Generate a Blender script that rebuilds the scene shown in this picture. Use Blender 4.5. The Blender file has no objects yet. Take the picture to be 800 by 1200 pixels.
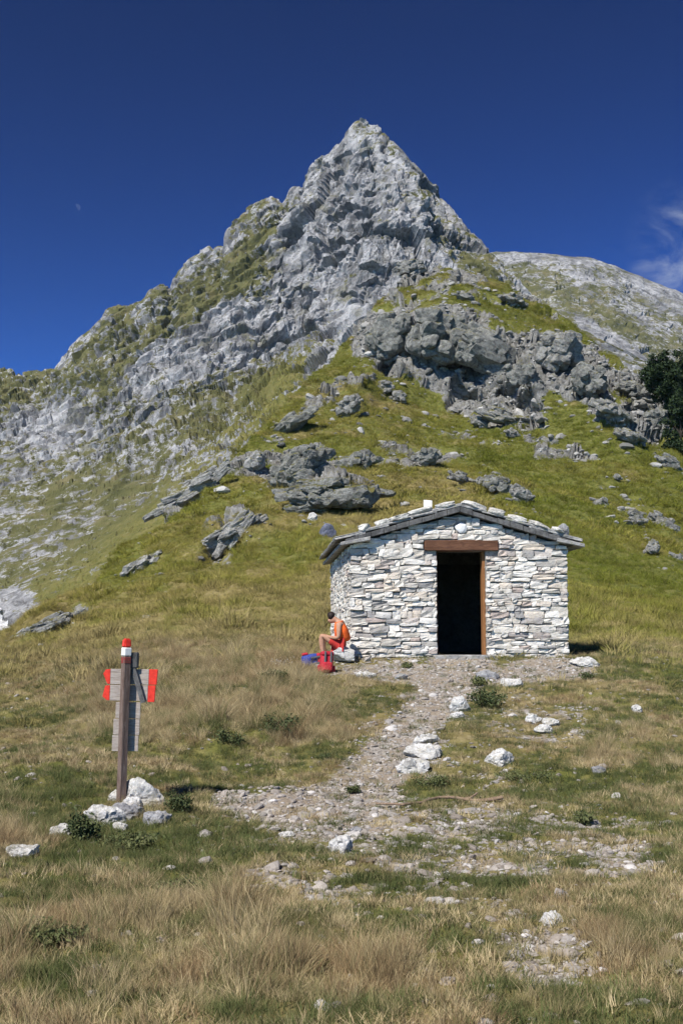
import bpy, bmesh, math, random
import numpy as np
from mathutils import Vector, Matrix, Euler

R = math.radians
S = bpy.context.scene
C = S.collection
random.seed(7)
rng = np.random.default_rng(11)

# ------------------------------------------------------------------ camera
F = 1360.0                       # focal length in pixels of the 800 x 1200 photograph
EYE = 1.62
PITCH = math.atan(160.0 / F)
cam = bpy.data.cameras.new('camera')
cam.sensor_fit = 'VERTICAL'
cam.sensor_height = 36.0
cam.lens = 36.0 * F / 1200.0
cam.clip_start = 0.1
cam.clip_end = 60000
co = bpy.data.objects.new('camera', cam)
C.objects.link(co)
co.location = (0, 0, EYE)
co.rotation_euler = (R(90) + PITCH, 0, 0)
S.camera = co

# ------------------------------------------------------------------ sky and sun
TO_SUN = Vector((-0.60, -0.80, 1.10)).normalized()
w = bpy.data.worlds.new('World')
S.world = w
w.use_nodes = True
nt = w.node_tree
nt.nodes.clear()
sky = nt.nodes.new('ShaderNodeTexSky')
sky.sky_type = 'NISHITA'
sky.sun_disc = False
sky.sun_elevation = math.asin(TO_SUN.z)
sky.sun_rotation = math.atan2(TO_SUN.x, TO_SUN.y)
sky.altitude = 3000
sky.air_density = 1.0
sky.dust_density = 0.0
sky.ozone_density = 4.0
hs = nt.nodes.new('ShaderNodeHueSaturation')
hs.inputs['Saturation'].default_value = 1.0
hs.inputs['Value'].default_value = 1.0
# deep, clean mountain air seen away from the sun
m1 = nt.nodes.new('ShaderNodeMix'); m1.data_type = 'RGBA'; m1.blend_type = 'MULTIPLY'; m1.inputs['Factor'].default_value = 1
m1.inputs[7].default_value = (0.1, 0.1, 0.1, 1)
nt.links.new(sky.outputs[0], m1.inputs[6])
gm = nt.nodes.new('ShaderNodeGamma'); gm.inputs[1].default_value = 2.25
nt.links.new(m1.outputs[2], gm.inputs[0])
m2 = nt.nodes.new('ShaderNodeMix'); m2.data_type = 'RGBA'; m2.blend_type = 'MULTIPLY'; m2.inputs['Factor'].default_value = 1
m2.inputs[7].default_value = (14.0, 19.5, 20.5, 1)
nt.links.new(gm.outputs[0], m2.inputs[6])
nt.links.new(m2.outputs[2], hs.inputs['Color'])
# thin cirrus wisps
tc = nt.nodes.new('ShaderNodeTexCoord')
mp = nt.nodes.new('ShaderNodeMapping')
mp.inputs['Scale'].default_value = (9, 9, 14)
mp.inputs['Rotation'].default_value = (0, R(40), 0)
nz = nt.nodes.new('ShaderNodeTexNoise')
nz.inputs['Scale'].default_value = 1.6
nz.inputs['Detail'].default_value = 7
nz.inputs['Roughness'].default_value = 0.6
nz.inputs['Distortion'].default_value = 0.6
nt.links.new(tc.outputs['Generated'], mp.inputs[0])
nt.links.new(mp.outputs[0], nz.inputs['Vector'])
# a wisp that lies round one direction of the sky
wd = Vector((428 / F, 1.0, 488 / F)).normalized()
dot = nt.nodes.new('ShaderNodeVectorMath'); dot.operation = 'DOT_PRODUCT'
dot.inputs[1].default_value = wd
nrm = nt.nodes.new('ShaderNodeVectorMath'); nrm.operation = 'NORMALIZE'
nt.links.new(tc.outputs['Generated'], nrm.inputs[0])
nt.links.new(nrm.outputs[0], dot.inputs[0])
mr = nt.nodes.new('ShaderNodeMapRange'); mr.interpolation_type = 'SMOOTHSTEP'
mr.inputs['From Min'].default_value = math.cos(R(3.4))
mr.inputs['From Max'].default_value = math.cos(R(0.3))
nt.links.new(dot.outputs['Value'], mr.inputs['Value'])
mr2 = nt.nodes.new('ShaderNodeMapRange'); mr2.interpolation_type = 'SMOOTHSTEP'
mr2.inputs['From Min'].default_value = 0.36
mr2.inputs['From Max'].default_value = 0.75
mr2.inputs['To Max'].default_value = 0.8
nt.links.new(nz.outputs['Fac'], mr2.inputs['Value'])
mul = nt.nodes.new('ShaderNodeMath'); mul.operation = 'MULTIPLY'
nt.links.new(mr.outputs[0], mul.inputs[0]); nt.links.new(mr2.outputs[0], mul.inputs[1])
mx = nt.nodes.new('ShaderNodeMix'); mx.data_type = 'RGBA'
nt.links.new(mul.outputs[0], mx.inputs['Factor'])
nt.links.new(hs.outputs[0], mx.inputs[6])
mx.inputs[7].default_value = (3.6, 4.1, 5.0, 1)
bg = nt.nodes.new('ShaderNodeBackground')
bg.inputs['Strength'].default_value = 0.10
nt.links.new(mx.outputs[2], bg.inputs['Color'])
out = nt.nodes.new('ShaderNodeOutputWorld')
nt.links.new(bg.outputs[0], out.inputs[0])

sun = bpy.data.lights.new('sun', 'SUN')
sun.energy = 5.0
sun.angle = R(0.53)
sun.color = (1.0, 0.955, 0.88)
so = bpy.data.objects.new('sun', sun)
C.objects.link(so)
so.rotation_euler = (-TO_SUN).to_track_quat('-Z', 'Y').to_euler()

S.view_settings.view_transform = 'Standard'
S.view_settings.look = 'None'
S.view_settings.exposure = 0.45
S.view_settings.gamma = 1.0
S.view_settings.use_curve_mapping = False
S.cycles.max_bounces = 4
S.cycles.diffuse_bounces = 2
S.cycles.use_adaptive_sampling = True
S.cycles.adaptive_threshold = 0.02
S.cycles.use_denoising = True
S.cycles.denoiser = 'OPENIMAGEDENOISE'

# ------------------------------------------------------------------ geometry of the view
cp, sp = math.cos(PITCH), math.sin(PITCH)
def unproj(u, v, Y):
    """world point on the ray through photo pixel (u, v) at world depth Y (arrays welcome)"""
    a = (np.asarray(u, float) - 400.0) / F
    b = -(np.asarray(v, float) - 600.0) / F
    dy = cp - b * sp
    dz = sp + b * cp
    k = np.asarray(Y, float) / dy
    return np.stack(np.broadcast_arrays(a * k, dy * k, EYE + dz * k), -1)
def proj(p):
    p = np.asarray(p, float)
    z = p[..., 2] - EYE
    d = p[..., 1] * cp + z * sp
    yc = z * cp - p[..., 1] * sp
    return 400 + F * p[..., 0] / d, 600 - F * yc / d, d

# ------------------------------------------------------------------ numpy noise
def _h(ix, iy, iz, seed):
    h = (ix.astype(np.int64) * 374761393 + iy.astype(np.int64) * 668265263 + iz.astype(np.int64) * 2147483647 + seed * 974634777) & 0xFFFFFFFF
    h = ((h ^ (h >> 13)) * 1274126177) & 0xFFFFFFFF
    h = ((h ^ (h >> 16)) * 2246822519) & 0xFFFFFFFF
    return h ^ (h >> 15)
_G = np.array([(1,1,0),(-1,1,0),(1,-1,0),(-1,-1,0),(1,0,1),(-1,0,1),(1,0,-1),(-1,0,-1),(0,1,1),(0,-1,1),(0,1,-1),(0,-1,-1),(1,1,0),(-1,1,0),(0,-1,1),(0,-1,-1)], float)
def perlin(p, seed=0):
    i = np.floor(p).astype(np.int64); f = p - i
    t = f * f * f * (f * (f * 6 - 15) + 10)
    r = 0
    for dx in (0, 1):
        wx = t[:, 0] if dx else 1 - t[:, 0]
        for dy in (0, 1):
            wy = t[:, 1] if dy else 1 - t[:, 1]
            for dz in (0, 1):
                wz = t[:, 2] if dz else 1 - t[:, 2]
                g = _G[_h(i[:, 0] + dx, i[:, 1] + dy, i[:, 2] + dz, seed) & 15]
                r = r + wx * wy * wz * (g[:, 0] * (f[:, 0] - dx) + g[:, 1] * (f[:, 1] - dy) + g[:, 2] * (f[:, 2] - dz))
    return r
def fbm(p, octv=4, seed=0, gain=0.5, ridged=False):
    a, s, r = 1.0, 0.0, 0
    q = p.copy()
    for k in range(octv):
        n = perlin(q, seed + k * 17)
        if ridged: n = 1 - 2.2 * np.abs(n)
        r = r + a * n; s += a
        a *= gain; q = q * 2.03 + 11.7
    return r / s
def worley(p, seed=0):
    """F1, F2 and a random value for the nearest cell"""
    i = np.floor(p).astype(np.int64); f = p - i
    f1 = np.full(len(p), 9.0); f2 = f1.copy(); idv = np.zeros(len(p))
    for dx in (-1, 0, 1):
        for dy in (-1, 0, 1):
            for dz in (-1, 0, 1):
                h = _h(i[:, 0] + dx, i[:, 1] + dy, i[:, 2] + dz, seed)
                ox = (h & 1023) / 1023.0; oy = ((h >> 10) & 1023) / 1023.0; oz = ((h >> 20) & 1023) / 1023.0
                d = (dx + ox - f[:, 0]) ** 2 + (dy + oy - f[:, 1]) ** 2 + (dz + oz - f[:, 2]) ** 2
                m = d < f1
                f2 = np.where(m, f1, np.minimum(f2, d))
                idv = np.where(m, ((h >> 5) & 4095) / 4095.0, idv)
                f1 = np.where(m, d, f1)
    return np.sqrt(f1), np.sqrt(f2), idv
def facets(p, seed=0):
    """every Voronoi cell a plane of its own tilt: angular, jointed relief; and the distance to the joint"""
    i = np.floor(p).astype(np.int64); f = p - i
    f1 = np.full(len(p), 9.0); f2 = f1.copy(); val = np.zeros(len(p))
    for dx in (-1, 0, 1):
        for dy in (-1, 0, 1):
            for dz in (-1, 0, 1):
                h = _h(i[:, 0] + dx, i[:, 1] + dy, i[:, 2] + dz, seed)
                ex = dx + (h & 1023) / 1023.0 - f[:, 0]; ey = dy + ((h >> 10) & 1023) / 1023.0 - f[:, 1]; ez = dz + ((h >> 20) & 1023) / 1023.0 - f[:, 2]
                d = ex * ex + ey * ey + ez * ez
                k = (h * 2654435761) & 0xFFFFFFFF
                pl_ = ex * (((k >> 3) & 255) / 127.5 - 1) + ey * (((k >> 11) & 255) / 127.5 - 1) + ez * (((k >> 19) & 255) / 127.5 - 1) + (((k >> 23) & 63) / 63.0 - .5) * .7
                m = d < f1
                f2 = np.where(m, f1, np.minimum(f2, d))
                val = np.where(m, pl_, val)
                f1 = np.where(m, d, f1)
    return val, np.sqrt(f2) - np.sqrt(f1)
def sstep(a, b, x):
    t = np.clip((x - a) / (b - a), 0, 1)
    return t * t * (3 - 2 * t)

# ------------------------------------------------------------------ object helpers
def tag(o, label=None, cat=None, group=None, kind=None):
    if label: o['label'] = label
    if cat: o['category'] = cat
    if group: o['group'] = group
    if kind: o['kind'] = kind
    return o
def link(name, me, mat=None, parent=None, loc=None, rot=None, smooth=False):
    o = bpy.data.objects.new(name, me)
    C.objects.link(o)
    if mat is not None and len(me.materials) == 0: me.materials.append(mat)
    if parent is not None: o.parent = parent
    if loc is not None: o.location = loc
    if rot is not None: o.rotation_euler = rot
    if smooth: me.polygons.foreach_set('use_smooth', [True] * len(me.polygons))
    return o
def empty(name, loc, rz=0):
    o = bpy.data.objects.new(name, None)
    C.objects.link(o)
    o.location = loc
    o.rotation_euler = (0, 0, rz)
    o.empty_display_size = 0.2
    return o
def mesh_np(name, verts, quads, smooth=False, attrs=None, cols=None):
    """fast mesh from arrays; faces all tris or all quads"""
    me = bpy.data.meshes.new(name)
    n, m, k = len(verts), len(quads), quads.shape[1]
    me.vertices.add(n); me.vertices.foreach_set('co', np.ascontiguousarray(verts, np.float32).ravel())
    me.loops.add(m * k); me.loops.foreach_set('vertex_index', np.ascontiguousarray(quads, np.int32).ravel())
    me.polygons.add(m); me.polygons.foreach_set('loop_start', np.arange(0, m * k, k, dtype=np.int32))
    me.polygons.foreach_set('use_smooth', np.full(m, smooth))
    for nm, a in (attrs or {}).items():
        at = me.attributes.new(nm, 'FLOAT', 'POINT'); at.data.foreach_set('value', np.ascontiguousarray(a, np.float32).ravel())
    for nm, a in (cols or {}).items():
        at = me.attributes.new(nm, 'FLOAT_COLOR', 'POINT'); at.data.foreach_set('color', np.ascontiguousarray(a, np.float32).ravel())
    me.update(calc_edges=True)
    return me
def grid_faces(nr, nc):
    i = np.arange(nr * nc).reshape(nr, nc)
    return np.stack([i[:-1, :-1], i[:-1, 1:], i[1:, 1:], i[1:, :-1]], -1).reshape(-1, 4)
def grid_normals(P):
    du = np.gradient(P, axis=1); dv = np.gradient(P, axis=0)
    n = np.cross(du, dv)
    return n / (np.linalg.norm(n, axis=-1, keepdims=True) + 1e-9)
def bm_mesh(name, bm):
    me = bpy.data.meshes.new(name)
    bm.normal_update(); bm.to_mesh(me); bm.free()
    return me
def box_bm(bm, x0, x1, y0, y1, z0, z1, M=None):
    vs = [bm.verts.new(Vector(c) if M is None else M @ Vector(c)) for c in
          ((x0,y0,z0),(x1,y0,z0),(x1,y1,z0),(x0,y1,z0),(x0,y0,z1),(x1,y0,z1),(x1,y1,z1),(x0,y1,z1))]
    for f in ((3,2,1,0),(4,5,6,7),(0,1,5,4),(1,2,6,5),(2,3,7,6),(3,0,4,7)):
        bm.faces.new([vs[k] for k in f])
    return vs
def rough_box(name, sx, sy, sz, seed, bevel=0.01, rough=0.008, cuts=1):
    """a bevelled box with uneven faces, centred on the origin"""
    bm = bmesh.new()
    box_bm(bm, -sx/2, sx/2, -sy/2, sy/2, -sz/2, sz/2)
    bmesh.ops.bevel(bm, geom=bm.edges[:], offset=bevel, segments=1, affect='EDGES')
    if cuts:
        es = [e for e in bm.edges if e.calc_length() > 3.2 * bevel]
        bmesh.ops.subdivide_edges(bm, edges=es, cuts=cuts, use_grid_fill=True)
    r = random.Random(seed)
    for v in bm.verts:
        v.co += Vector((r.uniform(-1, 1), r.uniform(-1, 1), r.uniform(-1, 1))) * rough
    return bm_mesh(name, bm)
def prism(name, pts, d0, d1, bevel=0.0):
    """polygon in x-z extruded along y from d0 to d1"""
    bm = bmesh.new()
    a = [bm.verts.new((x, d0, z)) for x, z in pts]
    b = [bm.verts.new((x, d1, z)) for x, z in pts]
    bm.faces.new(a); bm.faces.new(b[::-1])
    n = len(pts)
    for i in range(n):
        bm.faces.new((a[(i+1) % n], a[i], b[i], b[(i+1) % n]))
    bmesh.ops.recalc_face_normals(bm, faces=bm.faces[:])
    if bevel: bmesh.ops.bevel(bm, geom=bm.edges[:], offset=bevel, segments=1, affect='EDGES')
    return bm_mesh(name, bm)

# ------------------------------------------------------------------ materials
def new_mat(name, rough=0.9):
    m = bpy.data.materials.new(name)
    m.use_nodes = True
    t = m.node_tree
    b = t.nodes['Principled BSDF']
    b.inputs['Roughness'].default_value = rough
    b.inputs['Specular IOR Level'].default_value = 0.2
    return m, t, b
def n_noise(t, vec, scale, detail=5, rough=0.55, dist=0.0):
    n = t.nodes.new('ShaderNodeTexNoise')
    n.inputs['Scale'].default_value = scale; n.inputs['Detail'].default_value = detail
    n.inputs['Roughness'].default_value = rough; n.inputs['Distortion'].default_value = dist
    if vec is not None: t.links.new(vec, n.inputs['Vector'])
    return n.outputs['Fac']
def n_ramp(t, fac, stops):
    r = t.nodes.new('ShaderNodeValToRGB')
    els = r.color_ramp.elements
    while len(els) < len(stops): els.new(0.5)
    for e, (p, c) in zip(els, stops):
        e.position = p; e.color = tuple(c) + (1,) if len(c) == 3 else c
    t.links.new(fac, r.inputs[0])
    return r.outputs[0]
def n_mix(t, fac, a, b, mode='MIX'):
    m = t.nodes.new('ShaderNodeMix'); m.data_type = 'RGBA'; m.blend_type = mode
    for s, x in ((m.inputs['Factor'], fac), (m.inputs[6], a), (m.inputs[7], b)):
        if isinstance(x, (int, float)): s.default_value = x
        elif isinstance(x, tuple): s.default_value = x + (1,) if len(x) == 3 else x
        else: t.links.new(x, s)
    return m.outputs[2]
def n_math(t, op, a, b=0.0):
    m = t.nodes.new('ShaderNodeMath'); m.operation = op
    for s, x in ((m.inputs[0], a), (m.inputs[1], b)):
        if isinstance(x, (int, float)): s.default_value = x
        else: t.links.new(x, s)
    return m.outputs[0]
def n_range(t, v, a, b, c=0.0, d=1.0):
    m = t.nodes.new('ShaderNodeMapRange'); m.interpolation_type = 'SMOOTHSTEP'
    t.links.new(v, m.inputs['Value'])
    for k, x in (('From Min', a), ('From Max', b), ('To Min', c), ('To Max', d)): m.inputs[k].default_value = x
    return m.outputs[0]
def n_attr(t, name, typ='GEOMETRY', out='Fac'):
    a = t.nodes.new('ShaderNodeAttribute'); a.attribute_name = name; a.attribute_type = typ
    return a.outputs[out]
def n_bump(t, b, h, strength, dist):
    n = t.nodes.new('ShaderNodeBump')
    n.inputs['Strength'].default_value = strength; n.inputs['Distance'].default_value = dist
    t.links.new(h, n.inputs['Height']); t.links.new(n.outputs[0], b.inputs['Normal'])
def n_pos(t):
    return t.nodes.new('ShaderNodeNewGeometry').outputs['Position']
def n_map(t, vec, scale, rot=(0, 0, 0)):
    m = t.nodes.new('ShaderNodeMapping')
    m.inputs['Scale'].default_value = scale; m.inputs['Rotation'].default_value = rot
    t.links.new(vec, m.inputs[0])
    return m.outputs[0]

def rock_colour(t, vec, sc, light, mid, dark, lich=None, streak=True):
    a = n_noise(t, vec, sc, 8, 0.65)
    col = n_ramp(t, a, [(0.30, dark), (0.45, mid), (0.58, light), (0.75, mid)])
    b = n_noise(t, vec, sc * 5, 6, 0.7)
    col = n_mix(t, n_range(t, b, 0.42, 0.62), col, n_mix(t, 1.0, col, (0.62, 0.62, 0.63), 'MULTIPLY'))
    if streak:
        s = n_noise(t, n_map(t, vec, (1, 1, 0.12)), sc * 3, 6, 0.65)
        col = n_mix(t, n_range(t, s, 0.50, 0.64, 0, 0.75), col, dark)
    if lich:
        c = n_noise(t, vec, sc * 1.7, 6, 0.7, 0.4)
        col = n_mix(t, n_range(t, c, 0.54, 0.64, 0, 0.8), col, lich)
    return col

def rock_mat(name, sc, light, mid, dark, lich=None, bump=0.5, bdist=0.1, streak=False, turf=False):
    m, t, b = new_mat(name, 0.92)
    p = n_pos(t)
    col = rock_colour(t, p, sc, light, mid, dark, lich, streak)
    if turf:
        ge = t.nodes.new('ShaderNodeNewGeometry')
        sx = t.nodes.new('ShaderNodeSeparateXYZ'); t.links.new(ge.outputs['True Normal'], sx.inputs[0])
        k = n_math(t, 'ADD', sx.outputs[2], n_math(t, 'MULTIPLY', n_math(t, 'SUBTRACT', n_noise(t, p, sc * 1.5, 6, 0.7), 0.5), 1.6))
        g = n_ramp(t, n_noise(t, p, 2.0, 5, 0.6), [(0.35, (0.085, 0.09, 0.022)), (0.65, (0.17, 0.15, 0.05))])
        col = n_mix(t, n_range(t, k, 0.70, 0.86), col, g)
    t.links.new(col, b.inputs['Base Color'])
    n_bump(t, b, n_noise(t, p, sc * 6, 8, 0.7), bump, bdist)
    return m

M = {}
M['outcrop'] = rock_mat('outcrop', 1.5, (0.34, 0.335, 0.315), (0.23, 0.226, 0.21), (0.085, 0.084, 0.08), (0.19, 0.18, 0.115), 0.9, 0.2, False, True)
M['outcrop_dark'] = rock_mat('outcrop_dark', 1.8, (0.30, 0.30, 0.275), (0.19, 0.19, 0.175), (0.06, 0.06, 0.057), (0.15, 0.155, 0.11), 0.9, 0.2, False, True)
M['outcrop_pale'] = rock_mat('outcrop_pale', 2.2, (0.42, 0.415, 0.395), (0.30, 0.296, 0.28), (0.13, 0.128, 0.12), (0.24, 0.23, 0.16), 0.9, 0.15, False, True)
M['white_rock'] = rock_mat('white_rock', 5.0, (0.60, 0.59, 0.57), (0.48, 0.47, 0.44), (0.27, 0.26, 0.24), (0.36, 0.34, 0.28), 0.6, 0.03)
M['grey_rock'] = rock_mat('grey_rock', 5.0, (0.34, 0.34, 0.34), (0.25, 0.25, 0.26), (0.15, 0.15, 0.16), (0.22, 0.21, 0.17), 0.6, 0.03)
M['blue_rock'] = rock_mat('blue_rock', 3.0, (0.16, 0.17, 0.22), (0.12, 0.13, 0.18), (0.08, 0.085, 0.11), None, 0.4, 0.03)

# hillside / meadow : attributes rock, path, dry, green
def ground_mat():
    m, t, b = new_mat('meadow', 0.95)
    p = n_pos(t)
    n1 = n_noise(t, p, 0.35, 6, 0.6)
    n2 = n_noise(t, p, 2.6, 6, 0.65)
    n3 = n_noise(t, p, 14.0, 5, 0.7)
    green = n_ramp(t, n2, [(0.32, (0.065, 0.075, 0.018)), (0.5, (0.115, 0.122, 0.026)), (0.68, (0.17, 0.155, 0.05))])
    dry = n_ramp(t, n2, [(0.30, (0.10, 0.085, 0.032)), (0.5, (0.19, 0.155, 0.06)), (0.70, (0.27, 0.22, 0.11))])
    d = n_math(t, 'ADD', n_attr(t, 'dry'), n_math(t, 'MULTIPLY', n_math(t, 'SUBTRACT', n1, 0.5), 1.6))
    col = n_mix(t, n_range(t, d, 0.25, 0.75), green, dry)
    col = n_mix(t, n_range(t, n3, 0.5, 0.75, 0, 0.6), col, n_mix(t, 1.0, col, (0.55, 0.55, 0.5), 'MULTIPLY'))
    # gravel and bare earth
    vo = t.nodes.new('ShaderNodeTexVoronoi'); vo.inputs['Scale'].default_value = 26.0
    t.links.new(p, vo.inputs['Vector'])
    sep = t.nodes.new('ShaderNodeSeparateColor'); t.links.new(vo.outputs['Color'], sep.inputs[0])
    grav = n_ramp(t, sep.outputs[0], [(0.0, (0.18, 0.16, 0.14)), (0.5, (0.29, 0.265, 0.235)), (0.85, (0.38, 0.36, 0.33)), (1.0, (0.52, 0.50, 0.48))])
    grav = n_mix(t, n_range(t, n_noise(t, p, 5.0, 5, 0.6), 0.36, 0.58), grav, (0.25, 0.205, 0.155))
    pf = n_math(t, 'ADD', n_attr(t, 'path'), n_math(t, 'MULTIPLY', n_math(t, 'SUBTRACT', n_noise(t, p, 3.0, 7, 0.75), 0.5), 2.4))
    col = n_mix(t, n_range(t, pf, 0.38, 0.66), col, grav)
    rk = rock_colour(t, p, 0.9, (0.25, 0.246, 0.235), (0.155, 0.153, 0.145), (0.06, 0.06, 0.057), (0.13, 0.125, 0.07), True)
    rf = n_math(t, 'ADD', n_attr(t, 'rock'), n_math(t, 'MULTIPLY', n_math(t, 'SUBTRACT', n_noise(t, p, 0.9, 8, 0.75), 0.5), 2.0))
    col = n_mix(t, n_range(t, rf, 0.46, 0.56), col, rk)
    t.links.new(col, b.inputs['Base Color'])
    h = n_math(t, 'ADD', n_math(t, 'MULTIPLY', n2, 0.25), n_math(t, 'ADD', n_math(t, 'MULTIPLY', n3, 0.05), n_math(t, 'MULTIPLY', vo.outputs['Distance'], 0.03)))
    n_bump(t, b, h, 0.6, 0.6)
    return m
M['ground'] = ground_mat()

def mountain_mat(name, sc, haze=0.0):
    m, t, b = new_mat(name, 0.95)
    p = n_pos(t)
    rk = rock_colour(t, p, 0.05 * sc, (0.43, 0.43, 0.437), (0.30, 0.30, 0.305), (0.10, 0.10, 0.102), (0.17, 0.165, 0.12), True)
    fine = n_noise(t, p, 0.55 * sc, 6, 0.7)
    rk = n_mix(t, n_math(t, 'MULTIPLY', n_range(t, fine, 0.50, 0.60, 0, 0.85), n_range(t, n_noise(t, p, 0.022 * sc, 4, 0.6), 0.40, 0.60, 0.12, 1.0)), rk, (0.085, 0.085, 0.085))
    g1 = n_noise(t, p, 0.10 * sc, 6, 0.65)
    g = n_ramp(t, g1, [(0.33, (0.065, 0.068, 0.024)), (0.52, (0.11, 0.108, 0.042)), (0.70, (0.16, 0.14, 0.07))])
    gl = n_ramp(t, n_noise(t, p, 0.3 * sc, 6, 0.7), [(0.33, (0.085, 0.09, 0.022)), (0.52, (0.15, 0.142, 0.038)), (0.70, (0.21, 0.18, 0.07))])
    g = n_mix(t, n_attr(t, 'low'), g, gl)
    gf = n_math(t, 'ADD', n_attr(t, 'grass'), n_math(t, 'MULTIPLY', n_math(t, 'SUBTRACT', n_noise(t, p, 0.26 * sc, 8, 0.8), 0.5), 2.9))
    col = n_mix(t, n_range(t, gf, 0.44, 0.56), rk, g)
    t.links.new(col, b.inputs['Base Color'])
    n_bump(t, b, n_noise(t, p, 0.5 * sc, 8, 0.75), 0.8, 1.2 / sc)
    return m
M['mountain'] = mountain_mat('mountain_limestone', 1.0)
M['far'] = mountain_mat('far_slope', 0.45)

# ------------------------------------------------------------------ ground: meadow, saddle and hillside in one sheet
def ell(u, v, cu, cv, ru, rv, ang=0.0):
    a = R(ang); du, dv = u - cu, v - cv
    x = du * math.cos(a) - dv * math.sin(a); y = du * math.sin(a) + dv * math.cos(a)
    return np.sqrt((x / ru) ** 2 + (y / rv) ** 2)
UC = [-1200, -300, -100, 0, 100, 200, 300, 400, 450, 500, 560, 620, 700, 750, 800, 900, 1100, 2000]
NEARY = [0.9, 5.0, 9.0, 13.3, 18.0, 22.5, 29.0]
NEARZ = {  # height above the camera's foot
    -1200: (0, 0, 0, .1, .4, .6, .5), -300: (0, 0, .05, .1, .3, .5, .6), -100: (0, 0, .05, .12, .42, .68, .9),
    0: (0, 0, .05, .15, .50, .82, 1.12), 100: (0, 0, 0, .10, .58, 1.0, 1.45), 200: (0, 0, 0, .10, .68, 1.18, 1.78),
    300: (0, 0, 0, .08, .74, 1.30, 1.98), 400: (0, 0, 0, .06, .80, 1.46, 1.62), 450: (0, 0, 0, .06, .80, 1.46, 1.55),
    500: (0, 0, 0, .06, .80, 1.46, 1.55), 560: (0, 0, 0, .06, .80, 1.46, 1.55), 620: (0, 0, 0, .06, .80, 1.46, 1.55),
    700: (0, 0, 0, .06, .80, 1.45, 1.85), 750: (0, 0, 0, .06, .80, 1.42, 1.98), 800: (0, 0, 0, .08, .78, 1.35, 1.88),
    900: (0, 0, 0, .08, .7, 1.2, 1.4), 1100: (0, 0, 0, 0, .5, .8, .9), 2000: (0, 0, -.1, -.2, 0, 0, -.3)}
FAR = {
    -1200: ((36,815),(40,815),(44,815),(48,815),(52,815),(56,815),(60,815)),
    -300: ((34,800),(38,795),(42,790),(46,788),(49,787),(52,787),(55,787)),
    -100: ((34,785),(37,780),(40,776),(43,773),(46,770),(48,768),(50,767)),
    0: ((34,772),(37,767),(40,762),(43,758),(46,755),(48,752),(51,750)),
    100: ((34,755),(39,742),(44,730),(50,718),(55,708),(59,701),(64,694)),
    200: ((34,735),(42,710),(52,685),(62,662),(72,643),(80,630),(90,612)),
    300: ((34,722),(46,682),(62,640),(82,600),(100,562),(112,540),(126,510)),
    400: ((34,716),(48,668),(68,615),(98,555),(135,495),(160,452),(184,412)),
    450: ((34,712),(50,660),(75,605),(115,540),(160,470),(178,390),(205,342)),
    500: ((34,712),(50,660),(75,605),(120,540),(165,485),(179,362),(220,313)),
    560: ((34,712),(50,660),(75,605),(120,545),(160,497),(176,372),(220,322)),
    620: ((34,714),(50,664),(75,612),(112,560),(148,505),(166,412),(215,346)),
    700: ((34,722),(48,684),(68,640),(98,590),(128,540),(146,478),(185,403)),
    750: ((34,728),(47,695),(64,660),(90,615),(118,563),(136,515),(165,443)),
    800: ((34,734),(46,705),(60,675),(82,640),(106,598),(124,562),(150,500)),
    900: ((34,745),(44,725),(56,705),(72,680),(92,650),(106,630),(125,590)),
    1100: ((34,765),(44,755),(54,745),(66,735),(78,722),(88,710),(100,695)),
    2000: ((34,830),(44,830),(54,830),(64,830),(74,830),(84,830),(94,830))}
def z2v(Y, z):
    return proj(np.stack(np.broadcast_arrays(0.0, Y, z), -1))[1]
gu = np.concatenate([np.linspace(-1200, -160, 27)[:-1], np.linspace(-160, -20, 36)[:-1], np.linspace(-20, 820, 421), np.linspace(820, 960, 36)[1:], np.linspace(960, 2000, 27)[1:]])
segs = [14, 105, 42, 48, 36, 18, 22, 20, 26, 32, 34, 34, 30]
lvY, lvV = [], []
for i in range(len(NEARY)):
    lvY.append(np.full(len(UC), NEARY[i])); lvV.append(np.array([float(z2v(NEARY[i], NEARZ[u][i])) for u in UC]))
for i in range(7):
    lvY.append(np.array([FAR[u][i][0] for u in UC], float)); lvV.append(np.array([FAR[u][i][1] for u in UC], float))
def smooth_u(a):
    x = np.interp(gu, UC, a)
    fine = np.linspace(-1200, 2000, 1601)
    y = np.interp(fine, UC, a)
    k = np.hanning(41); k /= k.sum()
    y = np.convolve(np.pad(y, 20, mode='edge'), k, 'valid')
    return np.interp(gu, fine, y)
lvY = np.array([smooth_u(a) for a in lvY]); lvV = np.array([smooth_u(a) for a in lvV])
rowsY, rowsV = [], []
for i, n in enumerate(segs):
    for k in range(n):
        f = k / n
        rowsY.append(np.exp(np.log(lvY[i]) * (1 - f) + np.log(lvY[i + 1]) * f))
        if lvY[i].max() < 29:      # near: straight in height, not in the picture
            za = EYE + 0 * f
        rowsV.append((lvV[i] * (1 - f) + lvV[i + 1] * f, i, f))
rowsY.append(lvY[-1]); rowsV.append((lvV[-1], len(segs) - 1, 1.0))
GY = np.array(rowsY)
GP = np.zeros(GY.shape + (3,))
for r, (v, i, f) in enumerate(rowsV):
    if i < 6:
        za = unproj(gu, lvV[i], lvY[i])[..., 2]; zb = unproj(gu, lvV[i + 1], lvY[i + 1])[..., 2]
        g = (GY[r] - lvY[i]) / (lvY[i + 1] - lvY[i])
        z = za * (1 - g) + zb * g
        v = z2v(GY[r], z)
    GP[r] = unproj(gu, v, GY[r])
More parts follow.
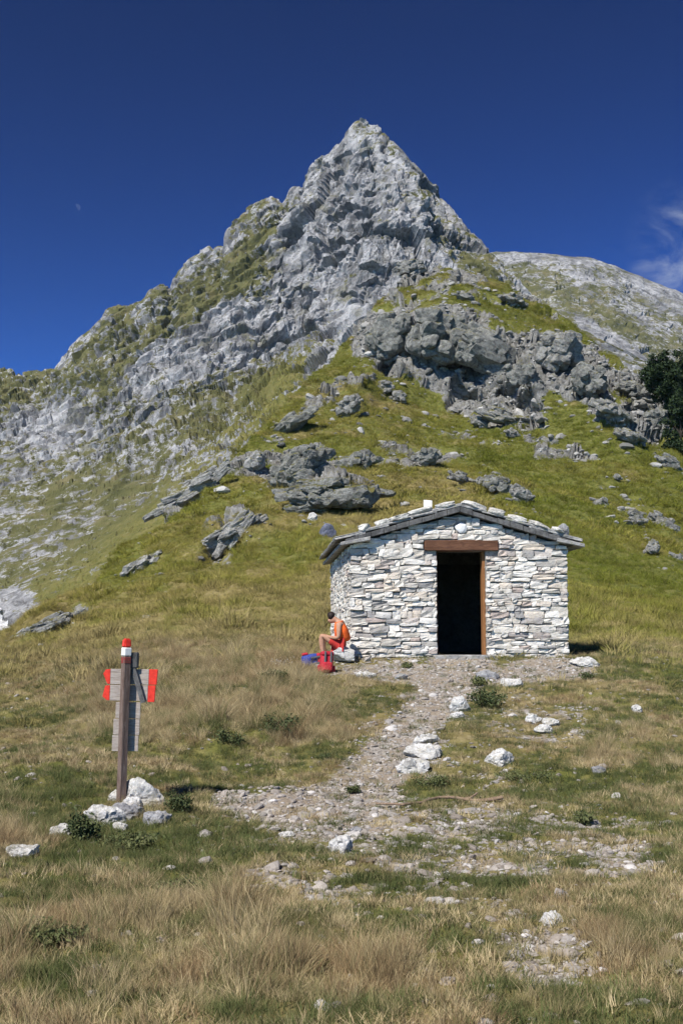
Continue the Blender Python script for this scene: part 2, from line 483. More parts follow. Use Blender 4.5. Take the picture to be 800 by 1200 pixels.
# soften the creases between levels
zz = GP[..., 2] - EYE
tanE = zz / GP[..., 1]
for _ in range(30):
    t2 = tanE.copy(); t2[1:-1] = 0.25 * tanE[:-2] + 0.5 * tanE[1:-1] + 0.25 * tanE[2:]
    tanE[40:-1] = t2[40:-1]
GP[..., 2] = EYE + tanE * GP[..., 1]
GU, GV, _d = proj(GP)
nr, nc = GU.shape
flat = GP.reshape(-1, 3)
u_, v_ = GU.ravel(), GV.ravel()
Yf = flat[:, 1]
# --- rockiness
nzr = fbm(flat * [0.05, 0.05, 0.05], 5, 3, 0.6).reshape(-1)
rock = np.zeros(len(flat))
for (cu, cv, ru, rv, an, s) in [
        (520, 415, 105, 62, -18, 1.0), (590, 455, 62, 40, -25, 1.0), (660, 430, 60, 38, -28, .95), (735, 478, 70, 36, -32, 1.0),
        (440, 400, 30, 50, 20, .8), (485, 318, 34, 16, 0, .85), (560, 480, 55, 24, -15, .8), (470, 372, 40, 30, 0, .8), (600, 375, 60, 30, -20, .55),
        (700, 400, 40, 18, -40, .45), (590, 570, 50, 14, -20, .45), (760, 620, 50, 22, -25, .5), (480, 535, 60, 16, 0, .4),
        (300, 525, 60, 20, 38, .42), (215, 585, 60, 20, 32, .5), (265, 640, 45, 18, 35, .4), (380, 470, 40, 20, 30, .4), (60, 735, 60, 16, 25, .45), (640, 520, 50, 20, -30, .4), (560, 345, 110, 24, -8, .46), (640, 385, 60, 24, -30, .5), (430, 440, 40, 16, 20, .42), (700, 560, 70, 16, -30, .36), (500, 505, 110, 14, -10, .36), (350, 545, 60, 30, 10, .40), (400, 590, 60, 14, 5, .40)]:
    rock = np.maximum(rock, s * (1 - sstep(0.55, 1.25, ell(u_, v_, cu, cv, ru, rv, an))))
rock = np.where(Yf > 45, rock, 0)
rock = np.clip(rock + (rock > 0.02) * (nzr * 1.2 + 0.9 * fbm(flat * 0.16, 3, 29)) - .04, 0, 1)
# --- trodden path, gravel patches
path = np.zeros(len(flat))
pl = [(540, 782, 46), (500, 832, 38), (455, 880, 40), (420, 930, 54), (340, 950, 44), (262, 938, 20)]
for (a, b) in zip(pl[:-1], pl[1:]):
    for k in np.linspace(0, 1, 9):
        cu, cv, wd_ = (a[j] * (1 - k) + b[j] * k for j in range(3))
        path = np.maximum(path, 1.0 - sstep(0.35, 1.35, ell(u_, v_, cu, cv, wd_, wd_ * 0.5)))
for (cu, cv, ru, rv, s) in [(560, 985, 230, 60, .50), (700, 990, 100, 50, .48), (400, 960, 120, 50, .62), (350, 1030, 110, 24, .42), (640, 1120, 80, 40, .55), (610, 1085, 60, 30, .45), (470, 860, 70, 60, .40), (600, 840, 120, 40, .36),
        (470, 785, 90, 12, .95), (640, 785, 70, 16, 1.0), (545, 790, 150, 14, .85), (630, 850, 90, 30, .45), (560, 900, 120, 36, .3), (520, 1040, 240, 30, .30), (400, 1060, 60, 12, .35), (500, 1160, 80, 16, .3)]:
    path = np.maximum(path, s * (1 - sstep(0.5, 1.2, ell(u_, v_, cu, cv, ru, rv))))
path = np.where(Yf < 30, path * (1 + .7 * fbm(flat * 1.6, 3, 19)), 0)
# --- dryness of the grass
dn = fbm(flat * [0.25, 0.25, 0.25], 4, 21)
dry = 0.56 - 0.26 * sstep(20, 75, Yf) + 0.45 * dn + 0.55 * fbm(flat * [0.9, 0.9, 0.9], 3, 22) * (Yf < 60)
dry += 0.14 * (1 - sstep(0.5, 1.2, ell(u_, v_, 280, 800, 260, 60)))
dry += 0.25 * (1 - sstep(0.5, 1.2, ell(u_, v_, 460, 590, 160, 45)))
dry += 0.12 * (1 - sstep(0.5, 1.3, ell(u_, v_, 260, 700, 300, 80, 15)))
dry -= 0.10 * (1 - sstep(0.5, 1.2, ell(u_, v_, 740, 720, 120, 60)))
dry -= 0.25 * (1 - sstep(0.5, 1.2, ell(u_, v_, 560, 920, 180, 26)))
dry -= 0.2 * (1 - sstep(0.5, 1.2, ell(u_, v_, 90, 1000, 150, 60)))
dry += 0.75 * fbm(np.stack([(flat[:, 0] + flat[:, 2]) * .05, flat[:, 1] * .05, flat[:, 2] * .25], -1), 4, 23) * sstep(26, 45, Yf)
dry -= 0.15 * (u_ > 560) * (Yf > 32)
# --- relief
N = grid_normals(GP).reshape(-1, 3)
N[N[:, 2] < 0] *= -1
amp_far = sstep(26, 70, Yf)
hum = fbm(flat * 0.09, 3, 5) * 1.6 * amp_far + fbm(flat * 0.45, 4, 8) * (0.10 + 0.35 * amp_far)
terr = flat[:, 2] * 0.9 + fbm(flat * 0.08, 3, 14) * 3.0
hum = hum + (np.abs(terr - np.floor(terr) - .5) * 2 - .5) * 0.28 * amp_far + fbm(flat * 0.22, 3, 13, .5, True) * 0.55 * amp_far
hum = hum + fbm(flat * 0.42, 2, 12) * 0.52 * (1 - sstep(300, 400, u_)) * sstep(11, 15, Yf) * (1 - amp_far)
flatmask = sstep(1.0, 1.6, np.maximum(np.abs(flat[:, 0] - 2.1) / 3.2, np.abs(flat[:, 1] - 25.2) / 3.6))
hum = hum * (0.25 + 0.75 * flatmask) + fbm(flat * 2.3, 3, 9) * 0.05 * (0.3 + 0.7 * flatmask) - 0.05 * path * (Yf < 22)
w1, w2, wid = worley(flat * [0.16, 0.16, 0.24] + fbm(flat * 0.2, 2, 40)[:, None] * 0.5, 2)
x1, x2, xid = worley(flat * [0.5, 0.5, 0.9] + 3.3, 4)
fa, ja = facets(flat * [0.13, 0.13, 0.18], 32)
fb_, jb = facets(flat * [0.42, 0.42, 0.6], 34)
rel = fa * 5.0 - 1.5 * (1 - sstep(.02, .14, ja)) + fb_ * 2.2 - .8 * (1 - sstep(.02, .14, jb)) + 0 * (wid - 0.4) * 3.2 + fbm(flat * 1.1, 4, 6, 0.6) * 0.8
rmask = sstep(0.30, 0.62, rock)
disp = hum[:, None] * np.array([0, 0, 1.0]) + (rel * rmask * (0.45 - 0.2 * sstep(680, 730, u_)))[:, None] * (N * 0.8 + np.array([0, -0.3, 0]))
for (cu, cv, ru, rv, an, dp) in [(605, 472, 36, 13, -18, 6), (548, 462, 22, 9, -15, 4), (745, 484, 26, 10, -12, 2.5), (703, 476, 16, 8, -20, 2), (772, 522, 15, 9, -20, 1.5), (660, 402, 20, 8, -15, 3), (455, 430, 10, 14, 0, 3), (520, 400, 16, 7, -20, 3)]:
    e0 = ell(u_, v_ + fbm(flat * .5, 3, 31) * 8, cu, cv, ru, rv, an); e1 = ell(u_, v_, cu, cv - rv * 1.5, ru * 1.1, rv * .8, an)
    far_ok = (Yf > 90)
    disp[:, 1] += (1 - sstep(.72, 1.02, e0)) * dp * far_ok - (1 - sstep(.5, 1.1, e1)) * dp * .35 * far_ok
flat2 = flat + disp
GPd = flat2.reshape(nr, nc, 3)
ROCKG = rmask.reshape(nr, nc); PATHG = path.reshape(nr, nc); DRYG = dry.reshape(nr, nc)
# far side of the crest falls away
back = []
for dy, dz in ((6, -1.5), (20, -9), (50, -28), (110, -60)):
    q = GPd[-1].copy(); q[:, 1] += dy; q[:, 0] *= (q[:, 1] / GPd[-1][:, 1]); q[:, 2] += dz; back.append(q)
allP = np.concatenate([GPd, np.array(back)], 0)
pad = lambda a: np.concatenate([a, np.repeat(a[-1:], 4, 0)], 0)
me = mesh_np('ground', allP.reshape(-1, 3), grid_faces(nr + 4, nc), True,
             {'rock': pad(ROCKG), 'path': pad(PATHG), 'dry': pad(DRYG)})
ground = tag(link('ground', me, M['ground']), 'grassy saddle with a stony path rising to a rocky green hillside', None, None, 'structure')

PU, PV, PD = proj(GPd)
def gz(x, y):
    """ground height under (x, y), near part of the sheet"""
    c = 0.0
    z = 1.0
    for _ in range(2):
        u = 400 + F * x / (y * cp + (z - EYE) * sp)
        j = int(np.clip(np.searchsorted(gu, u) - 1, 0, nc - 2))
        f = (u - gu[j]) / (gu[j + 1] - gu[j])
        a = np.interp(y, GPd[:, j, 1], GPd[:, j, 2]); b = np.interp(y, GPd[:, j + 1, 1], GPd[:, j + 1, 2])
        z = a * (1 - f) + b * f
    return float(z)
def ground_at(u, v):
    """point of the ground sheet seen at photo pixel (u, v)"""
    d = (PU - u) ** 2 + (PV - v) ** 2
    d[0:5] = 1e9
    k = np.argmin(d + PD * 0.02)
    i, j = np.unravel_index(k, d.shape)
    return Vector(GPd[i, j]), float(PD[i, j])

# ------------------------------------------------------------------ the mountain
SKY = [(-900, 520), (-400, 480), (-150, 450), (0, 434), (30, 437), (65, 434), (85, 407), (110, 382), (130, 360), (150, 356), (168, 350), (176, 338), (190, 334), (202, 341), (211, 318), (232, 301), (256, 288), (264, 292), (270, 262),
       (288, 246), (304, 235), (322, 235), (333, 245), (342, 223), (350, 214), (356, 219), (364, 200), (378, 188), (384, 181), (398, 167), (409, 149), (418, 141), (428, 139), (440, 145), (455, 157), (475, 180), (500, 213), (525, 243), (550, 272),
       (570, 291), (590, 318), (620, 345), (660, 375), (700, 402), (800, 450), (1000, 520), (1500, 600)]
MC = [-900, -300, 0, 100, 200, 280, 340, 390, 430, 480, 530, 600, 700, 850, 1500]
MB = {-900: (820,300), -300: (815,260), 0: (800,230), 100: (750,230), 200: (680,250), 280: (600,290), 340: (520,330), 390: (460,370), 430: (420,390), 480: (400,400), 530: (400,400), 600: (420,400), 700: (470,400), 850: (540,400), 1500: (700,420)}
ML = {-900: (700,430), -300: (660,420), 0: (585,410), 100: (555,425), 200: (490,455), 280: (445,480), 340: (412,500), 390: (385,502), 430: (352,495), 480: (330,498), 530: (335,500), 600: (372,480), 700: (430,470), 850: (500,470), 1500: (650,470)}
MS = {-900: 640, -300: 640, 0: 640, 100: 615, 200: 610, 280: 600, 340: 592, 390: 580, 430: 572, 480: 566, 530: 560, 600: 545, 700: 530, 850: 530, 1500: 530}
mu = np.concatenate([np.linspace(-900, -40, 40)[:-1], np.linspace(-40, 640, 454), np.linspace(640, 1500, 40)[1:]])
sv = np.interp(mu, [a for a, b in SKY], [b for a, b in SKY])
sY = np.interp(mu, MC, [MS[u] for u in MC])
bv, bY = (np.interp(mu, MC, [MB[u][k] for u in MC]) for k in (0, 1))
lv, lY = (np.interp(mu, MC, [ML[u][k] for u in MC]) for k in (0, 1))
n1_, n2_ = 110, 190
rows = []
for k in range(n1_):
    f = k / n1_
    rows.append(unproj(mu, bv * (1 - f) + lv * f, bY * (1 - f) + lY * f))
for k in range(n2_ + 1):
    f = k / n2_
    rows.append(unproj(mu, lv * (1 - f) + sv * f, lY * (1 - f) + sY * f - 10 * math.sin(f * math.pi)))
MP = np.array(rows)
top = MP[-1].copy()
q = MP.copy()
for _ in range(12):
    q[1:-1] = 0.25 * q[:-2] + 0.5 * q[1:-1] + 0.25 * q[2:]
MP = q
mr_, mc_ = MP.shape[:2]
N = grid_normals(MP); N[N[..., 1] > 0] *= -1
fl = MP.reshape(-1, 3); Nf = N.reshape(-1, 3)
mu_, mv_, _ = proj(fl)
edge = np.repeat((1 - sstep(0.90, 1.0, np.arange(mr_) / (mr_ - 1)))[:, None], mc_, 1).ravel()
big = fbm(fl * [1/70, 1/70, 1/110], 4, 51, 0.5, True)
warp = np.stack([fbm(fl / 30, 3, 61), fbm(fl / 30, 3, 62), fbm(fl / 30, 3, 63)], -1)
flute = fbm(fl * [1/9, 1/9, 1/55] + warp * 0.9, 4, 52, 0.55, True)
w1, w2, wid = worley(fl * [1/17, 1/17, 1/24] + warp * 0.6, 53)
c1, c2, cid = worley(fl * [1/6.0, 1/6.0, 1/9.0] + warp * 0.8, 54)
# strata rising to the right, left of the pyramid
sc_ = (fl[:, 2] * 0.80 - fl[:, 0] * 0.60) + warp[:, 0] * 14
st = sc_ / 8.0
sfr = st - np.floor(st)
strata = sstep(0.0, 0.25, sfr) * (1 - sfr) * 2.0
leftw = 1 - sstep(330, 380, mu_)
face = 1 - sstep(0.8, 1.25, ell(mu_, mv_, 430, 300, 120, 190))
fine = fbm(fl / 6.5, 4, 55, 0.6, True)
pits = sstep(0.22, 0.30, fbm(fl * [1/16, 1/16, 1/12] + 5, 3, 77) - 0.25 * (ell(mu_, mv_, 395, 280, 60, 110) - 0.9))
gully = 1 - sstep(0.0, 0.3, np.abs(fbm(fl * [1/60, 1/60, 1/160], 2, 91)))
steep = np.clip(0.22 + 0.78 * np.maximum(face, sstep(620, 470, mv_)), 0, 1)
fA, jA = facets(fl * [1/34, 1/34, 1/62] + warp * 0.25, 57)
fB, jB = facets(fl * [1/13, 1/13, 1/38] + warp * 0.25, 58)
fC, jC = facets(fl * [1/5.0, 1/5.0, 1/7.0], 59)
diag = 1 - sstep(.55, 1.1, ell(mu_, mv_, 408, 262, 34, 100, -22))
dA = fA * 7.5 - 2.2 * (1 - sstep(.01, .07, jA))
dB = fB * 4.0 - 1.4 * (1 - sstep(.01, .09, jB))
dC = fC * 1.9
small = 1 - 0.75 * face + .9 * diag
d = (big * 3.5 + dA * (.15 + .85 * face) + dB * (.5 + .08 * face) + dC * small + flute * (1.6 + 2.6 * face) + strata * 2.0 * leftw + fine * .7 * small - 4.0 * gully) * steep - pits * 6.0 - diag * 3.0
d = d * (0.2 + 0.8 * edge) + (1 - edge) * (dB * .45 + dC * .6)
fl2 = fl + d[:, None] * (Nf * 0.85 + np.array([0, -0.2, 0]))
MPd = fl2.reshape(mr_, mc_, 3)
N2 = grid_normals(MPd); N2[N2[..., 1] > 0] *= -1
nzv = N2[..., 2]
k = np.ones(5) / 5
nzs = np.apply_along_axis(lambda a: np.convolve(a, k, 'same'), 0, nzv).ravel()
# where turf grows
gr = 0.30 + 0.50 * (nzs - 0.55)
gr += 0.30 * fbm(fl / 40, 4, 71) + 0.45 * fbm(fl / 8, 3, 72)
gr -= 0.23 * sstep(460, 560, mv_)
gr += 0.13 * (mu_ < 345)
crest = np.interp(mu_, gu, GV[-1])
gr += 0.20 * (1 - sstep(8, 60, crest - mv_)) * (mu_ < 420)
low = np.clip((1 - sstep(0, 80, crest - mv_)) * (mu_ < 430), 0, 1).reshape(mr_, mc_)
gr -= 0.30 * face * sstep(150, 190, mv_ + 0 * mu_)
for (cu, cv, ru, rv, an, s) in [(255, 345, 110, 26, 40, .30), (330, 262, 50, 22, 40, .34), (130, 430, 60, 40, 40, .16), (20, 465, 70, 25, 0, .2), (530, 285, 22, 90, 38, .40), (480, 200, 14, 60, 38, .2),
        (60, 500, 50, 50, 0, -.35), (215, 420, 110, 34, 35, -.30), (300, 400, 80, 50, 20, -.25), (100, 400, 50, 20, 40, -.15), (250, 300, 70, 14, 38, -.25), (120, 590, 130, 50, 10, .10),
        (330, 440, 60, 30, 40, .25), (160, 640, 160, 40, 25, .14), (20, 715, 34, 26, 0, -.5)]:
    gr += s * (1 - sstep(0.5, 1.2, ell(mu_, mv_, cu, cv, ru, rv, an)))
gr = np.clip(gr + 0.22, 0, 1).reshape(mr_, mc_)
back = []
for dy, dz in ((8, -8), (40, -60), (160, -190)):
    q = MPd[-1].copy(); q[:, 1] += dy; q[:, 0] *= q[:, 1] / MPd[-1][:, 1]; q[:, 2] += dz; back.append(q)
allP = np.concatenate([MPd, np.array(back)], 0)
gr3 = np.concatenate([gr, np.repeat(gr[-1:], 3, 0)], 0)
me = mesh_np('mountain', allP.reshape(-1, 3), grid_faces(mr_ + 3, mc_), False, {'grass': gr3, 'low': np.concatenate([low, np.repeat(low[-1:], 3, 0)], 0)})
tag(link('mountain', me, M['mountain']), 'steep grey limestone peak with a long ridge falling to one side', None, None, 'structure')

# ------------------------------------------------------------------ far ridge behind
FS = [(300, 330), (480, 310), (560, 298), (580, 296), (610, 298), (650, 300), (690, 304), (720, 313), (745, 324), (770, 333), (800, 345), (850, 362), (1000, 400), (1400, 470)]
fu = np.concatenate([np.linspace(300, 560, 30)[:-1], np.linspace(560, 830, 181), np.linspace(830, 1400, 40)[1:]])
fs = np.interp(fu, [a for a, b in FS], [b for a, b in FS])
rows = []
for k_ in range(121):
    f = k_ / 120
    rows.append(unproj(fu, (fs + 190) * (1 - f) + fs * f, 820 * (1 - f) + 1350 * f - 60 * f * (1 - f)))
FP = np.array(rows)
fr_, fc_ = FP.shape[:2]
fl = FP.reshape(-1, 3)
u3, v3, _ = proj(fl)
N = grid_normals(FP); N[N[..., 2] < 0] *= -1
ed = np.repeat((1 - 0.7 * sstep(0.9, 1.0, np.arange(fr_) / (fr_ - 1)))[:, None], fc_, 1).ravel()
warp = fbm(fl / 90, 3, 81)
d = fbm(fl / 150, 4, 82, 0.5, True) * 9 + fbm(fl / 24, 4, 83) * 5 + fbm(fl / 9, 3, 84) * 2
w1, w2, wid = worley(fl / 22, 85)
d += (wid - 0.5) * 4
fl2 = fl + (d * ed)[:, None] * N.reshape(-1, 3)
h_up = (fl[:, 2] - fl[:, 2].min()) / np.ptp(fl[:, 2])
g = 0.60 + 0.35 * fbm(fl / 60, 4, 86) + 0.2 * fbm(fl / 15, 3, 87)
for (cu, cv, ru, rv, an, s) in [(700, 322, 110, 16, -12, -.28), (790, 350, 60, 26, -22, -.4), (640, 306, 80, 8, -2, -.25), (720, 412, 60, 12, -35, -.8), (760, 380, 60, 14, -28, -.15)]:
    g += s * (1 - sstep(0.5, 1.2, ell(u3, v3, cu, cv, ru, rv, an)))
bk = FP[-1].copy(); 
FPd = fl2.reshape(fr_, fc_, 3)
q = FPd[-1].copy(); q[:, 1] += 250; q[:, 0] *= q[:, 1] / FPd[-1][:, 1]; q[:, 2] -= 200
g2 = np.concatenate([np.clip(g, 0, 1).reshape(fr_, fc_), np.full((1, fc_), .5)], 0)
me = mesh_np('far_ridge', np.concatenate([FPd, q[None]], 0).reshape(-1, 3), grid_faces(fr_ + 1, fc_), False, {'grass': g2})
tag(link('far_ridge', me, M['far']), 'pale grassy far ridge behind the peak', None, None, 'structure')

# a white marble spoil fan across the gully at the frame's edge
sp_rows = []
su = np.linspace(-60, 40, 50)
for k_ in range(40):
    f = k_ / 39
    wv = 758 - f * 74
    sp_rows.append(unproj(-60 + (su + 60) * (1.0 - 0.55 * f), wv + 0 * su, 150 + 55 * f + 0 * su))
SPP = np.array(sp_rows); fl = SPP.reshape(-1, 3)
tt = np.abs(np.linspace(-1, 1, 50))[None, :] + 0 * SPP[..., 0]
fl = fl + np.stack([fbm(fl * .3, 3, 5) * 1.5, fbm(fl * .4, 4, 6) * 2.5, fbm(fl * .5, 4, 7) * 1.6], -1) - np.stack([0 * tt, 0 * tt, 5.0 * sstep(.75, 1, tt)], -1).reshape(-1, 3)
M['spoil'] = rock_mat('marble_spoil', 0.6, (0.74, 0.74, 0.74), (0.62, 0.62, 0.62), (0.42, 0.42, 0.42), None, 0.8, 0.3)
me = mesh_np('scree', fl, grid_faces(40, 50), False)
tag(link('scree', me, M['spoil']), 'white scree fan below the mountain flank at the frame edge', 'scree', None, 'stuff')

# ------------------------------------------------------------------ rocks
_ico = {}
def ico(sub):
    if sub not in _ico:
        bm = bmesh.new(); bmesh.ops.create_icosphere(bm, subdivisions=sub, radius=1.0)
        bm.verts.ensure_lookup_table()
        v = np.array([x.co[:] for x in bm.verts]); f = np.array([[x.index for x in p.verts] for p in bm.faces], np.int32)
        bm.free(); _ico[sub] = (v, f)
    return _ico[sub]
def rock_np(seed, sub, planes=13, rough=0.10, layer=0.0, crack=0.06, blocky=0.0, dims=None):
    """unit boulder: facets cut from a ball, then joints, layers and grain"""
    d, f = ico(sub)
    r_ = np.random.default_rng(seed)
    n = r_.normal(size=(planes, 3))
    if blocky: n = np.concatenate([n, np.eye(3), -np.eye(3)]) 
    n /= np.linalg.norm(n, axis=1, keepdims=True)
    dist = r_.uniform(0.62, 0.98, len(n))
    dots = np.maximum(d @ n.T, 1e-3)
    rad = np.min(np.where(dots > 0.05, dist / dots, 9), axis=1)
    rad = np.minimum(rad, 1.15)
    p = d * rad[:, None]
    if dims is not None:
        hd = np.array(dims) * .5; L_ = float(np.prod(hd)) ** (1 / 3)
        body = p * hd; q = body / L_ + seed * 3.17
        dn_ = d / hd; dn_ /= np.linalg.norm(dn_, axis=1, keepdims=True)
    else:
        q = p + seed * 3.17
    fa, ja = facets(q * 1.9, seed)
    fb_, jb = facets(q * [5.0, 5.0, 7.0], seed + 1)
    k = 1 + fa * 1.8 * rough + fb_ * rough * 0.4 + fbm(q * 3, 4, seed + 5, .6) * rough * .7 + fbm(q * 14, 3, seed + 6, .6, True) * rough * 0.45
    k -= crack * (1 - sstep(0.02, 0.14, ja)) + crack * 0.5 * (1 - sstep(0.02, 0.12, jb))
    if layer:
        s_ = q[:, 2] * 6 + fbm(q * 1.5, 2, seed + 9) * 1.2
        s_ = s_ - np.floor(s_)
        k -= layer * (1 - sstep(0.0, 0.3, np.abs(s_ - 0.5)))
    if dims is not None:
        return body + dn_ * ((k - 1) * L_ * .85)[:, None], f
    return p * k[:, None], f
def outcrop_np(seed, dims, n=24):
    """jointed outcrop: many angular blocks wedged together"""
    g = np.random.default_rng(seed); hd = np.array(dims) * .5
    V, Fc, off = [], [], 0
    base = [rock_np(seed * 7 + k, 3 if n > 30 else 2, 4, .045, 0, .03, blocky=1) for k in range(5)]
    for k in range(n):
        a = g.normal(size=3); a /= np.linalg.norm(a)
        big_ = k < 5
        c = a * hd * (g.uniform(0, .35) if big_ else g.uniform(.45, .85))
        s = hd * (g.uniform(.45, .68, 3) if big_ else g.uniform(.12, .36, 3) * np.array((1.25, 1, .8)))
        s = np.maximum(s, hd.min() * (.6 if big_ else .34))
        R_ = np.array(Euler((g.normal() * .14, g.normal() * .12, g.normal() * .4)).to_matrix())
        v, f = base[g.integers(0, 5)]
        v = (v * s) @ R_.T + c
        V.append(v); Fc.append(f + off); off += len(v)
    v = np.concatenate(V)
    L_ = float(np.prod(hd)) ** (1 / 3)
    nn = np.stack([fbm(v / L_ * 3 + seed, 3, 3), fbm(v / L_ * 3 + seed, 3, 4), fbm(v / L_ * 3 + seed, 3, 5)], -1)
    return v + nn * L_ * .08, np.concatenate(Fc)
def rock_thing(name, label, mat, loc, dims, seed, sub=4, rot=(0, 0, 0), group=None, cat='rock', **kw):
    v, f = rock_np(seed, sub, dims=dims, **kw)
    me = mesh_np(name, v, f, False)
    o = link(name, me, M[mat], None, loc, rot)
    return tag(o, label, cat, group)

OUT = [  # u, v, width px, height px, tilt deg (up to the right), material, subdivisions, label
    (352, 553, 74, 46, 25, 'outcrop_dark', 5, 'dark lichened outcrop upslope of the hut, upper block of the pair beside the white plaque'),
    (385, 586, 124, 44, 2, 'outcrop_dark', 5, 'long dark lichened outcrop above the hut eave carrying a white plaque'),
    (420, 543, 54, 30, 10, 'outcrop_dark', 4, 'grey ragged outcrop just above the long dark outcrop with the plaque'),
    (262, 637, 116, 30, 36, 'outcrop_pale', 5, 'long pale slanting outcrop on the grass slope left of the hut'),
    (165, 664, 62, 20, 34, 'outcrop_pale', 4, 'short slanting grey outcrop downslope of the long pale one'),
    (342, 500, 76, 26, 32, 'outcrop_dark', 4, 'dark slanting slab on the grass high above the plaque outcrop'),
    (408, 481, 34, 30, 40, 'outcrop', 4, 'squat grey boulder on the green slope below the big cliff, leftmost'),
    (222, 580, 108, 27, 34, 'outcrop_pale', 5, 'long thin slanting rock rib at the edge of the grass slope'),
    (300, 546, 38, 28, 35, 'outcrop_pale', 4, 'small pinkish grey rock between the thin rib and the dark outcrop'),
    (52, 737, 96, 20, 26, 'outcrop_pale', 5, 'low slanting grey outcrop near the white scree'),
    (456, 531, 36, 28, 0, 'outcrop_dark', 4, 'dark boulder with a white patch above the plaque outcrop, in the row of boulders'),
    (500, 540, 40, 28, -10, 'outcrop_dark', 4, 'round dark boulder behind the hut ridge, second in the row of boulders'),
    (450, 455, 28, 20, 10, 'outcrop', 4, 'small pale boulder at the foot of the big cliff, upper one'),
    (466, 468, 22, 18, 0, 'outcrop', 4, 'small pale boulder at the foot of the big cliff, lower one'),
    (538, 562, 34, 16, -20, 'outcrop', 4, 'flat pale slab in the green grass above the hut ridge'),
    (586, 574, 46, 30, -15, 'outcrop_dark', 4, 'dark ragged outcrop above the right half of the hut roof'),
    (610, 583, 30, 24, -20, 'outcrop', 4, 'grey boulder next to the dark outcrop above the hut roof'),
    (566, 566, 22, 16, -20, 'outcrop', 4, 'little grey boulder between flat slab and ragged outcrop above the roof'),
    (745, 610, 26, 22, -20, 'outcrop', 4, 'small grey rock on the right slope, left of the slanting boulder'),
    (776, 616, 40, 24, -30, 'outcrop', 4, 'slanting pale boulder on the right green slope near the frame edge'),
    (764, 645, 18, 26, -40, 'outcrop', 4, 'narrow pale rock on the right green slope below the slanting boulder'),
    (794, 660, 32, 18, -30, 'outcrop', 4, 'low grey rock at the right frame edge on the green slope'),
    (703, 594, 26, 18, -20, 'outcrop', 4, 'low dark rock at the left end of the rocks on the right slope'),
    (645, 520, 26, 20, -20, 'outcrop', 4, 'lone grey boulder on the green slope right of the cliff foot'),
    (600, 510, 22, 14, -20, 'outcrop', 4, 'small pale rock below the dark caves of the cliff'),
    (722, 560, 14, 12, -20, 'outcrop', 3, 'tiny pale rock alone on the right green slope'),
    (560, 497, 30, 16, -15, 'outcrop', 4, 'pale broken rock under the middle of the cliff'),
    # the cliff on the knoll
    (462, 408, 70, 84, 15, 'outcrop_dark', 5, 'grey craggy block forming the left end of the cliff'),
    (512, 412, 92, 92, -10, 'outcrop_dark', 5, 'broad dark craggy block in the middle of the cliff'),
    (568, 420, 96, 72, -24, 'outcrop_dark', 5, 'dark overhanging block with a cave beneath it, in the cliff'),
    (612, 448, 56, 44, -30, 'outcrop_dark', 5, 'low dark overhang at the right end of the main cliff'),
    (535, 462, 74, 30, -12, 'outcrop', 5, 'pale rock ledge at the foot of the main cliff'),
    (592, 492, 84, 24, -14, 'outcrop', 5, 'pale shelf of rock beneath the dark cave'),
    (655, 418, 60, 70, -20, 'outcrop', 5, 'pale grey buttress right of the main cliff'),
    (690, 452, 54, 50, -30, 'outcrop_dark', 5, 'pale slanting buttress between grey buttress and layered boulders'),
    (715, 486, 62, 30, -30, 'outcrop', 5, 'layered pale boulder left of the square cave'),
    (745, 462, 64, 30, -22, 'outcrop_dark', 5, 'layered grey roof rock over the square cave'),
    (768, 500, 40, 40, -20, 'outcrop_dark', 5, 'layered grey boulder right of the square cave by the tree'),
    (740, 516, 50, 22, -30, 'outcrop', 4, 'low layered rock below the square cave'),
    (785, 545, 36, 20, -30, 'outcrop_dark', 4, 'dark rock at the foot of the lower tree'),
    (482, 318, 46, 26, 5, 'outcrop', 5, 'reddish grey rubble rock on top of the knoll'),
    (600, 352, 44, 20, -20, 'outcrop', 4, 'low rock band near the knoll crest'),
    (545, 350, 40, 16, -10, 'outcrop', 4, 'low pale rock on the grassy knoll top'),
]
for i, (u, v, wp, hp, tl, mt, sb, lb) in enumerate(OUT):
    p, d = ground_at(u, v + hp * 0.28)
    k_ = d / F
    sc_o = .84 if v < 530 and wp > 35 and u > 430 else 1.0
    wd_, ht = wp * k_ * 1.10 * sc_o, hp * k_ * .98 * sc_o
    dep = min(max(wd_ * 0.75, ht), ht * 2.2)
    cpt = Vector(unproj(u, v - hp * .12, p.y + dep * 0.10))
    v_o, f_o = outcrop_np(100 + i, (wd_, dep, ht), {3: 8, 4: 20, 5: 40}[sb])
    o = link('rock_outcrop', mesh_np('rock_outcrop', v_o, f_o), M[mt], None, cpt, (R(8), R(-tl), 0))
    tag(o, lb, 'rock', 'rocks on the hillside')

